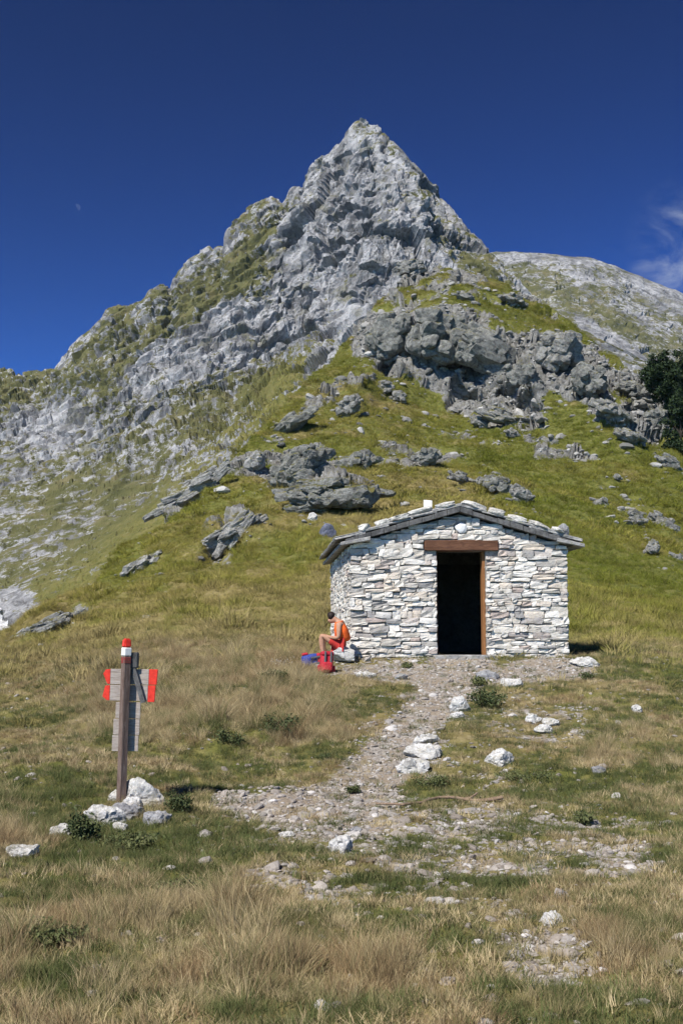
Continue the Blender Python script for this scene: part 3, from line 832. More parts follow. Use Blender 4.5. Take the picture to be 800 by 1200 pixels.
NEAR = [  # u, v(bottom), w px, h px, depth factor, material, label
    (165, 946, 48, 34, .8, 'white_rock', 'largest white limestone rock, right behind the foot of the signpost'),
    (121, 966, 42, 24, .8, 'white_rock', 'jagged white rock left of the foot of the signpost'),
    (148, 960, 34, 20, .8, 'grey_rock', 'grey flat rock directly in front of the foot of the signpost'),
    (153, 952, 22, 20, .8, 'white_rock', 'small white rock touching the right side of the post foot'),
    (179, 968, 34, 20, .9, 'grey_rock', 'bluish grey rock in the grass right of the signpost cairn'),
    (136, 938, 16, 14, .9, 'white_rock', 'little white rock behind the left side of the post foot'),
    (140, 974, 18, 10, .9, 'white_rock', 'tiny white stone at the front of the signpost cairn'),
    (70, 982, 22, 16, .9, 'white_rock', 'pale stone in the grass left of the signpost cairn'),
    (22, 1003, 38, 12, .9, 'white_rock', 'low pinkish white stone at the left frame edge'),
    (400, 999, 24, 18, .9, 'white_rock', 'lone white block on the grass in the middle of the foreground'),
    (498, 873, 28, 11, 1.1, 'white_rock', 'uppermost flat white step stone beside the path'),
    (497, 889, 40, 13, 1.0, 'white_rock', 'widest flat grey white step stone, middle of three beside the path'),
    (486, 905, 38, 13, 1.0, 'white_rock', 'lowest flat white step stone beside the path'),
    (539, 834, 20, 18, .8, 'white_rock', 'upright white stone at the path edge below the hut door'),
    (537, 841, 18, 8, .8, 'white_rock', 'small flat white stone touching the upright one below the door'),
    (585, 897, 34, 16, .9, 'white_rock', 'broken white stone in the grass right of the step stones'),
    (625, 849, 16, 11, .9, 'white_rock', 'left one of three small white stones right of the path'),
    (646, 850, 18, 9, .9, 'white_rock', 'right one of three small white stones right of the path'),
    (636, 858, 18, 8, .9, 'white_rock', 'front one of three small white stones right of the path'),
    (648, 1084, 26, 12, .9, 'white_rock', 'pinkish stone by the dry clump at the bottom right'),
    (688, 780, 30, 10, 1.0, 'white_rock', 'flat pale slab at the right front corner of the hut'),
    (700, 905, 16, 7, 1.0, 'grey_rock', 'small flat stone in the grass far right of the step stones'),
    (600, 805, 22, 10, 1.0, 'white_rock', 'pale stone below the earth platform right of the door'),
    (575, 796, 26, 9, 1.0, 'grey_rock', 'grey slab below the doorstep'),
    (470, 796, 16, 7, 1.0, 'grey_rock', 'small grey stone left of the path near the hut'),
    (366, 611, 10, 10, 1.0, 'white_rock', 'white stone at the foot of the plaque outcrop'),
    (430, 795, 20, 7, 1.0, 'white_rock', 'flat white stone on the gravel by the red backpack'),
    (335, 980, 16, 6, 1.0, 'white_rock', 'flat pale stone on the gravel right of the signpost'),
    (282, 926, 10, 5, 1.0, 'white_rock', 'tiny white pebble at the head of the side path'),
    (748, 835, 14, 8, 1.0, 'white_rock', 'white stone in dry grass near the right edge'),
    (418, 975, 14, 6, 1.0, 'grey_rock', 'little grey stone behind the lone white block'),
]
for i, (u, v, wp, hp, df, mt, lb) in enumerate(NEAR):
    p, d = ground_at(u, v)
    k_ = 1.12 * d / F
    wd_, ht = wp * k_, hp * k_ * (1.15 if i < 9 else 1.4)
    rock_thing('rock', lb, mt, (p.x, p.y + wd_ * df * .3, p.z + ht * 0.18), (wd_, wd_ * df, ht), 300 + i, 4, (0, 0, random.uniform(-.3, .3)), 'loose stones', 'rock', planes=11, rough=0.10, crack=0.05)
# bluish boulder and white plaques uphill of the hut
p, d = ground_at(384, 630)
rock_thing('rock', 'round bluish slate boulder in the grass left of the hut roof', 'blue_rock', p + Vector((0, .2, .15)), (18 * d / F, 16 * d / F, 22 * d / F), 401, 4, (0, 0, 0), None, 'rock', planes=16, rough=.05, crack=.02)

m, t, b = new_mat('plaque_white', 0.6)
t.links.new(n_ramp(t, n_noise(t, n_pos(t), 8, 4), [(0.3, (0.72, 0.72, 0.70)), (0.7, (0.85, 0.85, 0.84))]), b.inputs['Base Color'])
M['plaque'] = m
for (u, v, s_, nm, lb, dd) in ((412, 581, 13, 'plaque', 'small white square plaque on the long dark outcrop', -2.6), (501, 591, 10, 'plaque', 'tiny white plaque peeping up behind the hut roof', -0.6)):
    p, d = ground_at(u, v + 10)
    q = Vector(unproj(u, v, p.y + dd)); k_ = s_ * d / F
    o = link(nm, rough_box(nm, k_, 0.05, k_, 5, 0.008, 0.002, 0), M['plaque'], None, q, (R(-12), R(4), R(8)))
    tag(o, lb, 'plaque')

# ------------------------------------------------------------------ hut
HY = 22.7
hb = Vector(unproj(539, 770, HY)); HZ = gz(hb.x, hb.y) + 0.03
hut = empty('stone_hut', (hb.x, hb.y, HZ), R(4.6))
tag(hut, 'small stone hut with a low gabled slab roof and an open dark doorway', 'hut')
W2, HD, HE = 2.13, 4.9, 2.15
SL = math.tan(R(16.2)); HA = HE + W2 * SL
D0, D1, DH = -0.45, 0.53, 2.05

m, t, b = new_mat('wall_stone', 0.88)
p = n_pos(t)
oi = t.nodes.new('ShaderNodeObjectInfo'); ge = t.nodes.new('ShaderNodeNewGeometry')
rv = n_math(t, 'FRACT', n_math(t, 'ADD', oi.outputs['Random'], ge.outputs['Random Per Island']))
base = n_ramp(t, rv, [(0.0, (0.30, 0.30, 0.31)), (0.12, (0.52, 0.50, 0.465)), (0.26, (0.74, 0.725, 0.69)), (0.40, (0.46, 0.45, 0.44)), (0.50, (0.60, 0.54, 0.475)), (0.62, (0.80, 0.79, 0.77)), (0.74, (0.56, 0.555, 0.55)), (0.84, (0.72, 0.71, 0.69)), (0.93, (0.44, 0.37, 0.34)), (1.0, (0.36, 0.36, 0.37))])
base = n_mix(t, n_range(t, n_noise(t, p, 9, 6, .65), .42, .68, 0, .55), base, n_mix(t, 1.0, base, (.62, .61, .60), 'MULTIPLY'))
base = n_mix(t, n_range(t, n_noise(t, p, 3, 5, .6), .55, .72, 0, .5), base, (.34, .31, .26))
base = n_mix(t, 1.0, base, (1.05, 1.015, .96), 'MULTIPLY')
t.links.new(base, b.inputs['Base Color'])
n_bump(t, b, n_noise(t, p, 22, 7, .7), .7, .03)
M['stone'] = m
M['mortar'] = rock_mat('mortar', 7, (0.36, 0.34, 0.31), (0.26, 0.245, 0.225), (0.16, 0.15, 0.14), None, .5, .02)
M['slate'] = rock_mat('roof_slate', 4, (0.16, 0.158, 0.155), (0.11, 0.109, 0.108), (0.06, 0.06, 0.06), None, .5, .02)
M['slab'] = rock_mat('roof_slab', 3, (0.42, 0.41, 0.39), (0.31, 0.30, 0.29), (0.18, 0.18, 0.175), (0.3, 0.29, 0.2), .6, .03)
M['plaque_stone'] = rock_mat('verge_stone', 5, (0.66, 0.645, 0.60), (0.54, 0.52, 0.47), (0.36, 0.345, 0.31), None, .6, .03)
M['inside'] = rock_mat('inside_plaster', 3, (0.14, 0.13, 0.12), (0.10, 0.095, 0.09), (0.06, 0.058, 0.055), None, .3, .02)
def wood_mat(name, a, b_, c, axis=(1, 1, 8), sc=6):
    m, t, b = new_mat(name, 0.75)
    tcn = t.nodes.new('ShaderNodeTexCoord')
    v = n_map(t, tcn.outputs['Object'], axis)
    n_ = n_noise(t, v, sc, 7, .65, .8)
    t.links.new(n_ramp(t, n_, [(0.3, a), (0.5, b_), (0.7, c)]), b.inputs['Base Color'])
    n_bump(t, b, n_, .5, .01)
    return m
M['beam'] = wood_mat('beam_wood', (0.06, 0.028, 0.017), (0.125, 0.058, 0.033), (0.19, 0.095, 0.055), (1.2, 8, 8))
M['jamb'] = wood_mat('jamb_wood', (0.15, 0.066, 0.028), (0.24, 0.11, 0.042), (0.31, 0.15, 0.062), (8, 8, 1.2))
M['plank'] = wood_mat('plank_wood', (0.05, 0.035, 0.02), (0.09, 0.06, 0.035), (0.12, 0.08, 0.05), (1, 6, 6))

TW = 0.42
front = [(-W2, -0.25), (D0, -0.25), (D0, DH), (D1, DH), (D1, -0.25), (W2, -0.25), (W2, HE), (0, HA), (-W2, HE)]
link('wall', prism('wall', front, 0.03, TW), M['mortar'], hut)
bk_ = [(-W2, -0.25), (W2, -0.25), (W2, HE), (0, HA), (-W2, HE)]
link('wall', prism('wall', bk_, HD - TW, HD - 0.03), M['mortar'], hut)
for s_ in (-1, 1):
    bm = bmesh.new()
    x0, x1 = sorted((s_ * (W2 - 0.03), s_ * (W2 - TW)))
    box_bm(bm, x0, x1, TW, HD - TW, -0.25, HE - 0.01)
    link('wall', bm_mesh('wall', bm), M['mortar'], hut)
# stones
def stone_mesh(seed):
    bm = bmesh.new()
    box_bm(bm, -.5, .5, -.5, .5, -.5, .5)
    bmesh.ops.subdivide_edges(bm, edges=bm.edges[:], cuts=1, use_grid_fill=True)
    r = random.Random(seed)
    for v in bm.verts:
        c = v.co
        ln = sum(1 for a in c if abs(a) > .4)
        k = {3: 0.93, 2: 0.985, 1: 1.0}.get(ln, 1)
        v.co = Vector((c.x * (k if ln > 1 else 1.02), c.y * k, c.z * (k if ln > 1 else 1.03)))
        v.co += Vector((r.uniform(-1, 1) * .08, r.uniform(-1, 1) * .08, r.uniform(-1, 1) * .10))
    me = bm_mesh('stone', bm)
    me.materials.append(M['stone'])
    return me
SM = [stone_mesh(i) for i in range(14)]
def courses(x0, x1, ztop, seed, block=None):
    """(xc, zc, w, h) of a rubble wall face"""
    r = random.Random(seed); z = -0.02; res = []
    while z < ztop(0.5 * (x0 + x1)) - 0.03 or z < HA and z < max(ztop(x0 + .01), ztop(0)) - 0.03:
        h = r.choice((.06, .075, .09, .105, .125)) * r.uniform(.9, 1.1)
        x = x0 - r.uniform(0, .1)
        first = True
        while x < x1:
            wd_ = r.choice((.11, .15, .19, .24, .30, .38)) * r.uniform(.85, 1.15)
            a, b_ = max(x, x0), min(x + wd_, x1)
            if x1 - b_ < .09: b_ = x1
            x = b_
            if b_ - a < .05: continue
            cells = [(a, b_)]
            if block:
                for (bx0, bx1, bz0, bz1) in block:
                    if z + h > bz0 + .015 and z < bz1 - .015:
                        nc_ = []
                        for (c0, c1) in cells:
                            if c1 <= bx0 or c0 >= bx1: nc_.append((c0, c1))
                            else:
                                if bx0 - c0 > .04: nc_.append((c0, bx0))
                                if c1 - bx1 > .04: nc_.append((bx1, c1))
                        cells = nc_
            for (c0, c1) in cells:
                zc = min(z + h, ztop(.5 * (c0 + c1)))
                if zc - z < .03: continue
                res.append((.5 * (c0 + c1), .5 * (z + zc) + r.uniform(-.006, .006), c1 - c0, zc - z))
        z += h
    return res
ztf = lambda x: HE + (W2 - abs(x)) * SL
blocks = [(D0, D1, -1, DH), (-.69, .78, DH - .02, DH + .22), (-.09, .15, HA - .40, HA - .16)]
st_front = courses(-W2 - .01, W2 + .01, ztf, 4, blocks)
st_front.sort(key=lambda s: -s[2] * s[3])
joined = []
rs = random.Random(3)
for i, (x, z, wd_, h) in enumerate(st_front):
    prot = rs.uniform(.0, .045)
    sc = (wd_ * rs.uniform(.93, 1.06), .17 * rs.uniform(.8, 1.2), h * rs.choice((.72, .88, .98, 1.05, 1.2)))
    rt = (rs.uniform(-.09, .09), rs.uniform(-.09, .09), rs.uniform(-.08, .08))
    loc = (x, .075 - prot * .8, z + rs.uniform(-.014, .014))
    if i < 300:
        o = bpy.data.objects.new('stone', SM[rs.randrange(14)]); C.objects.link(o)
        o.parent = hut; o.location = loc; o.scale = sc; o.rotation_euler = rt
    else:
        joined.append((Matrix.LocRotScale(Vector(loc), Euler(rt), Vector(sc)), rs.randrange(14)))
# side and back walls, the corners too
for s_ in (-1, 1):
    for (y, z, wd_, h) in courses(0.10, HD - .1, lambda x: HE - .02, 8 + s_):
        sc = (.16, wd_ * .97, h * .94)
        joined.append((Matrix.LocRotScale(Vector((s_ * (W2 - .045 + rs.uniform(0, .03)), y, z)), Euler((rs.uniform(-.04, .04), rs.uniform(-.05, .05), rs.uniform(-.05, .05))), Vector(sc)), rs.randrange(14)))
for (x, z, wd_, h) in courses(-W2, W2, ztf, 15):
    joined.append((Matrix.LocRotScale(Vector((x, HD - .06, z)), Euler((0, rs.uniform(-.04, .04), 0)), Vector((wd_ * .97, .16, h * .94))), rs.randrange(14)))
V, Fq, off = [], [], 0
SMv = []
for s in SM:
    a = np.zeros(len(s.vertices) * 3); s.vertices.foreach_get('co', a)
    fa = np.array([list(pp.vertices) for pp in s.polygons], np.int32)
    SMv.append((a.reshape(-1, 3), fa))
for Mx, k_ in joined:
    v, f = SMv[k_]; Ma = np.array(Mx)
    V.append(v @ Ma[:3, :3].T + Ma[:3, 3]); Fq.append(f + off); off += len(v)
o = link('small_stones', mesh_np('small_stones', np.concatenate(V), np.concatenate(Fq)), M['stone'], hut)
o['kind'] = 'stuff'
# pale round stone in the gable
v, f = rock_np(77, 3, 9, .04, 0, .02)
o = link('gable_stone', mesh_np('gable_stone', v * np.array((.12, .06, .125)), f), M['plaque'], hut, (.03, -.0, HA - .27))
o['label'] = 'pale rounded stone set in the gable'
# lintel, jambs, threshold
link('lintel', rough_box('lintel', 1.46, .30, .20, 3, .012, .006, 2), M['beam'], hut, (.045, .10, DH + .10), (0, R(-.3), 0))
link('door_jamb', rough_box('door_jamb', .058, .20, DH - .005, 4, .006, .002, 0), M['jamb'], hut, (D1 - .028, .19, (DH - .005) / 2))
link('door_jamb', rough_box('door_jamb', .06, .16, DH - .005, 5, .006, .002, 0), M['beam'], hut, (D0 + .028, .30, (DH - .005) / 2))
link('doorstep', rough_box('doorstep', 1.15, .50, .10, 6, .02, .012, 2), M['slab'], hut, (.04, -.10, -.035), (0, 0, R(2)))
# floor, inner lining, shelf
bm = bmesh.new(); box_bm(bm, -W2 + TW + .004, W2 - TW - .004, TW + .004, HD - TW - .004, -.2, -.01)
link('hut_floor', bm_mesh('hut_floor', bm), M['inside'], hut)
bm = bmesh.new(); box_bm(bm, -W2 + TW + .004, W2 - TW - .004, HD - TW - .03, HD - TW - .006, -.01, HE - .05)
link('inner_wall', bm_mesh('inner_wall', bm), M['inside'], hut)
sh = link('bench', rough_box('bench', 1.9, .45, .05, 8, .006, .002, 0), M['plank'], hut, (-.7, HD - TW - .3, .62))
for x in (-.8, .8):
    link('bench_leg', rough_box('bench_leg', .08, .3, .6, 9, .006, .002, 0), M['plank'], sh, (x, 0, -.325))
# roof: dark deck, slabs, weathered stones along the verge
OV = .15
roof = empty('roof', (0, 0, 0)); roof.parent = hut
RT = .10
XE = W2 + .12
for s_ in (-1, 1):
    n_ = 9
    for k_ in range(n_):                          # dark edge course under the slabs, stone by stone
        f0, f1 = k_ / n_, (k_ + 1) / n_
        xa, xb = s_ * (f0 * XE + .002), s_ * (f1 * XE - .004)
        za, zb = HA + .03 - abs(xa) * SL, HA + .03 - abs(xb) * SL
        j = rs.uniform(-.012, .012)
        pts = [(xa, za + .004), (xb, zb + .004), (xb, zb + RT + j), (xa, za + RT + j)]
        link('edge_slate', prism('edge_slate', pts, -OV + rs.uniform(-.02, .02), .2, .004), M['slate'], roof)
    pts = [(s_ * .004, HA + .036), (s_ * XE, HA + .036 - XE * SL), (s_ * XE, HA + .036 + RT * .85 - XE * SL), (s_ * .004, HA + .036 + RT * .85)]
    link('roof_deck', prism('roof_deck', pts, .204, HD + .15), M['slate'], roof)
    # slabs, overlapping upward
    nrow, ncol = 5, 8
    ln = (XE + .12) / math.cos(R(16.2))
    for i in range(nrow):
        for j in range(ncol):
            sx, sy = ln / nrow * 1.22, (HD + OV + .2) / ncol - .012
            me = rough_box('roof_slab', sx * rs.uniform(.96, 1.02), sy * rs.uniform(.97, 1.0), .055 * rs.uniform(.8, 1.25), 50 + i * 17 + j + s_, .012, .008, 1)
            along = (i + .5) * ln / nrow + .02
            cx = along * math.cos(R(16.2)); cz = HA + .03 + RT + .045 - along * math.sin(R(16.2))
            o = link('roof_slab', me, M['slab'], roof, (s_ * cx, -OV + .01 + (j + .5) * (HD + OV + .2) / ncol, cz + .012), (rs.uniform(-.01, .01), s_ * R(16.2 - 3.2), rs.uniform(-.02, .02)))
# pale stones along the front verge (x, length, height)
for i, (x, ln, hh) in enumerate([(-1.86, .26, .13), (-1.52, .30, .10), (-1.18, .42, .12), (-.76, .50, .13), (-.28, .44, .12), (.28, .50, .13), (.74, .34, .15), (1.16, .42, .13), (1.58, .38, .09), (1.95, .22, .10)]):
    v, f = rock_np(500 + i, 3, 12, .05, 0, .02, blocky=1)
    o = link('verge_stone', mesh_np('verge_stone', v * np.array((ln * .66, .20, hh * .62)), f), M['plaque_stone'], roof, (x, -OV + .14 + rs.uniform(-.02, .03), HA + .03 + RT + .13 - abs(x) * SL), (0, (1 if x > 0 else -1) * R(16.2), rs.uniform(-.1, .1)))
v, f = rock_np(530, 3, 7, .05, 0, .02)
link('verge_stone', mesh_np('verge_stone', v * np.array((.12, .12, .16)), f), M['grey_rock'], roof, (2.05, -OV + .12, HA + .03 + RT + .12 - 2.05 * SL), (0, R(20), 0))
# flat eave slabs at the two front corners and along the eaves
for s_, x0, x1 in ((-1, 1.76, 2.34), (1, 1.92, 2.46)):
    for j in range(7):
        y0 = -OV - .05 + j * .77
        pts = [(s_ * x0, HE + .075), (s_ * x1, HE - .03), (s_ * x1, HE + .035), (s_ * x0, HE + .15)]
        link('eave_slab', prism('eave_slab', pts, y0, y0 + .75, .008), M['slab'], roof)
# concrete footing
link('footing', rough_box('footing', 4.6, .55, .26, 12, .05, .02, 3), M['mortar'], hut, (0, .02, -.20))

# ------------------------------------------------------------------ signpost
sp0, d = ground_at(143, 941)
sg = empty('signpost', (sp0.x, sp0.y, sp0.z))
sg.rotation_euler = (0, R(0.8), 0)
tag(sg, 'brown wooden signpost with red tipped arrow boards and a red and white top', 'signpost')
M['post'] = wood_mat('post_wood', (0.085, 0.055, 0.045), (0.15, 0.105, 0.085), (0.22, 0.165, 0.14), (9, 9, 1.2))
M['board'] = wood_mat('board_wood', (0.24, 0.20, 0.17), (0.34, 0.29, 0.255), (0.44, 0.39, 0.35), (1.5, 8, 10))
m, t, b = new_mat('red_paint', .45)
t.links.new(n_ramp(t, n_noise(t, n_pos(t), 30, 5, .6), [(.3, (.50, .028, .018)), (.6, (.72, .05, .03))]), b.inputs['Base Color']); M['red'] = m
m, t, b = new_mat('white_paint', .5)
t.links.new(n_ramp(t, n_noise(t, n_pos(t), 30, 5, .6), [(.3, (.66, .65, .62)), (.6, (.80, .79, .76))]), b.inputs['Base Color']); M['white'] = m
PR = R(37)
m, t, b = new_mat('worn_red_paint', .7)
t.links.new(n_ramp(t, n_noise(t, n_pos(t), 40, 5, .7), [(.38, (.10, .06, .05)), (.6, (.26, .035, .03))]), b.inputs['Base Color']); M['dull_red'] = m
link('post', rough_box('post', .078, .078, 1.75, 21, .008, .002, 2), M['post'], sg, (0, 0, .60), (0, 0, PR))
link('white_band', rough_box('white_band', .081, .081, .085, 22, .008, .0008, 0), M['white'], sg, (0, 0, 1.52), (0, 0, PR))
link('red_band', rough_box('red_band', .0805, .0805, .075, 23, .008, .0008, 0), M['dull_red'], sg, (0, 0, 1.435), (0, 0, PR))
bm = bmesh.new()
bmesh.ops.create_cone(bm, cap_ends=True, segments=4, radius1=.0575, radius2=.046, depth=.09)
bmesh.ops.bevel(bm, geom=bm.edges[:], offset=.012, segments=2, affect='EDGES')
link('red_top', bm_mesh('red_top', bm), M['red'], sg, (0, 0, 1.61), (0, 0, PR + R(45)))
PX = 12.3 / F
def board(x0, x1, z0, z1, tipL, name, rz=0.0, y=.075):
    pts = [(x0 + (.035 if tipL else 0), z0), (x1, z0), (x1 + (.012 if tipL else 0), z1), (x0 + (.0 if tipL else 0), z1)]
    return link(name, prism(name, pts, -.011, .011, .002), M['board'], sg, (0, y, 0), (0, 0, rz))
for i, (z0, z1) in enumerate(((1.19, 1.345), (1.025, 1.182))):
    xl, xr = -.165 + .0 * i, .225 - .005 * i
    bd = board(xl, xr, z0, z1, False, 'arrow_board')
    zm = .5 * (z0 + z1)
    tip = [(xl - .002, z0 + .002), (xl - .002, z1 - .002), (xl - .05, z1 - .008), (xl - .075, z1 - .05 if i == 0 else z0 + .04), (xl - .03, z0 + .004)]
    link('red_tip', prism('red_tip', tip, -.0125, .0125, .002), M['red'], bd)
    end = [(xr + .002, z0 - .01 * i), (xr + .082 - .012 * i, z0 - .01 * i), (xr + .09 - .012 * i, z1), (xr + .002, z1)]
    link('red_tip', prism('red_tip', end, -.0125, .0125, .002), M['red'], bd)
for (z0, z1, xa, xb) in ((.847, 1.010, -.10, .150), (.683, .841, -.118, .147), (.520, .677, -.125, .140)):
    board(xa, xb, z0, z1, False, 'board', y=.075)
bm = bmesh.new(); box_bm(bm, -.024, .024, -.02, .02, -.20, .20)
link('dark_bar', bm_mesh('dark_bar', bm), M['slate'], sg, (.120, .04, 1.20), (0, R(-18), 0))  # dark slanting bar in front of the arrow boards
link('bracket', rough_box('bracket', .085, .08, .16, 25, .01, .002, 0), M['slate'], sg, (.075, .05, 1.435))

# ------------------------------------------------------------------ walker, seat and bags
def skin(name, pts, edges, mat, parent=None, loc=(0, 0, 0), rot=(0, 0, 0), sub=2, root=0):
    me = bpy.data.meshes.new(name)
    me.from_pydata([q[0] for q in pts], edges, [])
    o = bpy.data.objects.new(name, me); C.objects.link(o)
    o.location = loc; o.rotation_euler = rot
    if parent: o.parent = parent
    sk = o.modifiers.new('skin', 'SKIN'); sk.use_smooth_shade = True
    for i, q in enumerate(pts):
        r_ = q[1]; me.skin_vertices[0].data[i].radius = r_ if isinstance(r_, tuple) else (r_, r_)
        me.skin_vertices[0].data[i].use_root = (i == root)
    ss = o.modifiers.new('sub', 'SUBSURF'); ss.levels = ss.render_levels = sub
    me.materials.append(mat)
    return o
def plain(name, col, rough=.8, var=.15, sc=20):
    m, t, b = new_mat(name, rough)
    c2 = tuple(min(1, x * (1 + var)) for x in col); c1 = tuple(x * (1 - var) for x in col)
    t.links.new(n_ramp(t, n_noise(t, n_pos(t), sc, 5, .6), [(.3, c1), (.7, c2)]), b.inputs['Base Color'])
    return m
M['skin'] = plain('skin', (.40, .22, .145), .55)
M['orange'] = plain('orange_cloth', (.80, .13, .025), .8)
M['shorts'] = plain('red_cloth', (.38, .03, .025), .85)
M['hair'] = plain('hair', (.022, .014, .012), .6)
M['pack_red'] = plain('pack_red', (.42, .02, .035), .6)
M['pack_blue'] = plain('pack_blue', (.03, .05, .24), .6)
M['pack_grey'] = plain('pack_grey', (.10, .10, .11), .7)
M['boot'] = plain('boot', (.07, .055, .045), .8)
px_, py_ = 0.03, 22.05
pz = gz(px_, py_)
seat_h = .22
v, f = rock_np(610, 4, 8, .04, 0, .02, blocky=1)
o = link('stone_block', mesh_np('stone_block', v * np.array((.30, .26, .20)), f), M['white_rock'], None, (px_ + .02, py_, pz + .14))
tag(o, 'pale block used as a seat against the side wall of the hut', 'block')
zb = pz
P_ = [  # facing -x; (x, y, z), radius
    ((0, 0, seat_h + .10), (.15, .12)),        # 0 pelvis
    ((-.005, 0, seat_h + .26), (.125, .10)),   # 1 waist
    ((-.04, 0, seat_h + .44), (.145, .105)),   # 2 chest
    ((-.085, 0, seat_h + .525), (.078, .072)),  # 3 neck base
    ((-.135, 0, seat_h + .555), (.055, .055)),  # 4 neck
    ((-.20, 0, seat_h + .585), (.082, .09)), # 5 head mid
    ((-.25, 0, seat_h + .63), (.08, .082)), # 6 head upper
    ((-.27, 0, seat_h + .52), (.032, .036)),  # 7 chin / jaw
]
E_ = [(0, 1), (1, 2), (2, 3), (3, 4), (4, 5), (5, 6), (5, 7)]
for s_ in (-1, 1):
    n0 = len(P_)
    P_ += [((-.08, s_ * .10, seat_h + .10), .085), ((-.40, s_ * .11, seat_h + .28), .06), ((-.39, s_ * .11, seat_h + .12), .055), ((-.36, s_ * .11, -.0 + .10), .036), ((-.44, s_ * .115, .05), .036), ((-.52, s_ * .12, .04), .030)]
    E_ += [(0, n0)] + [(n0 + k, n0 + k + 1) for k in range(5)]
    n1 = len(P_)
    P_ += [((-.06, s_ * .185, seat_h + .485), .056), ((-.06, s_ * .235, seat_h + .22), .042), ((-.25, s_ * .14, seat_h + .24), .032), ((-.31, s_ * .115, seat_h + .265), (.034, .02))]
    E_ += [(2, n1), (n1, n1 + 1), (n1 + 1, n1 + 2), (n1 + 2, n1 + 3)]
    hnd = n1 + 3
    for k, (dy, ln) in enumerate(((-.03, .065), (-.01, .078), (.01, .074), (.03, .058))):
        n2 = len(P_)
        P_ += [((-.345, s_ * .115 + dy, seat_h + .275), .0095), ((-.345 - ln * .6, s_ * .115 + dy, seat_h + .262), .0085), ((-.345 - ln * .8, s_ * .115 + dy, seat_h + .225), .0075)]
        E_ += [(hnd, n2), (n2, n2 + 1), (n2 + 1, n2 + 2)]
    n2 = len(P_)
    P_ += [((-.325, s_ * .115 - s_ * .042, seat_h + .27), .010), ((-.365, s_ * .115 - s_ * .062, seat_h + .262), .008)]
    E_ += [(hnd, n2), (n2, n2 + 1)]
person = skin('person', P_, E_, M['skin'], None, (px_, py_, zb), (0, 0, R(-6)))
tag(person, 'person in an orange top sitting against the hut with knees drawn up and head bowed', 'person')
skin('orange_top', [((0, 0, seat_h + .14), (.18, .175)), ((-.005, 0, seat_h + .26), (.165, .16)), ((-.04, 0, seat_h + .42), (.175, .16)), ((-.075, 0, seat_h + .51), (.115, .10)),
                    ((-.058, .175, seat_h + .47), .085), ((-.058, -.175, seat_h + .47), .085)], [(0, 1), (1, 2), (2, 3), (2, 4), (2, 5)], M['orange'], person)
skin('shorts', [((.0, 0, seat_h + .085), (.165, .13)), ((-.08, .10, seat_h + .10), .098), ((-.26, .108, seat_h + .20), .086), ((-.08, -.10, seat_h + .10), .098), ((-.26, -.108, seat_h + .20), .086)],
     [(0, 1), (1, 2), (0, 3), (3, 4)], M['shorts'], person)
skin('hair', [((-.17, 0, seat_h + .605), (.096, .10)), ((-.24, 0, seat_h + .655), (.10, .096)), ((-.30, 0, seat_h + .64), (.06, .06))], [(0, 1), (1, 2)], M['hair'], person)
for s_ in (-1, 1):
    skin('boot', [((-.355, s_ * .11, .13), .05), ((-.365, s_ * .11, .06), .05), ((-.45, s_ * .115, .048), .046), ((-.53, s_ * .12, .04), .036)], [(0, 1), (1, 2), (2, 3)], M['boot'], person)

def backpack(name, label, loc, dims, rot, m1, m2, seed):
    e = empty(name, loc); e.rotation_euler = rot
    tag(e, label, 'backpack')
    sx, sy, sz = dims
    def soft(nm, s, l, mt, sd, lv_=2):
        me = rough_box(nm, s[0], s[1], s[2], sd, min(s) * .22, min(s) * .02, 1)
        o = link(nm, me, mt, e, l, None, True)
        ss = o.modifiers.new('sub', 'SUBSURF'); ss.levels = ss.render_levels = lv_
        return o
    body = soft('body', (sx, sy, sz), (0, 0, sz * .5), m1, seed)
    soft('lid', (sx * .96, sy * 1.06, sz * .24), (0, -.01, sz * .98), m2, seed + 1)
    pk = soft('pocket', (sx * .7, sy * .45, sz * .45), (0, -sy * .55, sz * .33), m1, seed + 2)
    for s_ in (-1, 1):
        soft('side_pocket', (sx * .2, sy * .6, sz * .35), (s_ * sx * .55, 0, sz * .25), m2, seed + 4)
        soft('strap', (.035, .02, sz * .9), (s_ * sx * .22, -sy * .53 - .02, sz * .62), M['pack_grey'], seed + 5, 1)
    return e
q, d = ground_at(381, 789)
backpack('backpack', 'upright red backpack on the gravel in front of the seated person', (q.x, q.y, gz(q.x, q.y) - .01), (.24, .17, .36), (R(-8), R(4), R(15)), M['pack_red'], M['pack_red'], 700)
q, d = ground_at(361, 781)
backpack('backpack', 'blue backpack lying on the grass behind the red one', (q.x - .14, q.y + .1, gz(q.x, q.y) + .07), (.26, .18, .34), (R(6), R(80), R(10)), M['pack_blue'], M['pack_red'], 720)

# ------------------------------------------------------------------ fallen branch
M['bark'] = wood_mat('bark', (.13, .085, .055), (.22, .155, .105), (.30, .22, .16), (1, 8, 8))
pts = []
for k_ in range(15):
    f_ = k_ / 14
    u = 440 + 150 * f_; v = 946 - 8 * f_ + 2.5 * math.sin(f_ * 9)
    q, d = ground_at(u, v)
    pts.append(((q.x, q.y, q.z + .035 + .01 * math.sin(f_ * 14)), .011 + .012 * f_))
q5 = pts[10][0]
pts.append(((q5[0] + .12, q5[1] + .14, q5[2] + .06), .009))
o = skin('fallen_branch', pts, [(k, k + 1) for k in range(14)] + [(10, 15)], M['bark'], sub=1)
tag(o, 'long thin bare branch lying across the stony ground', 'branch')

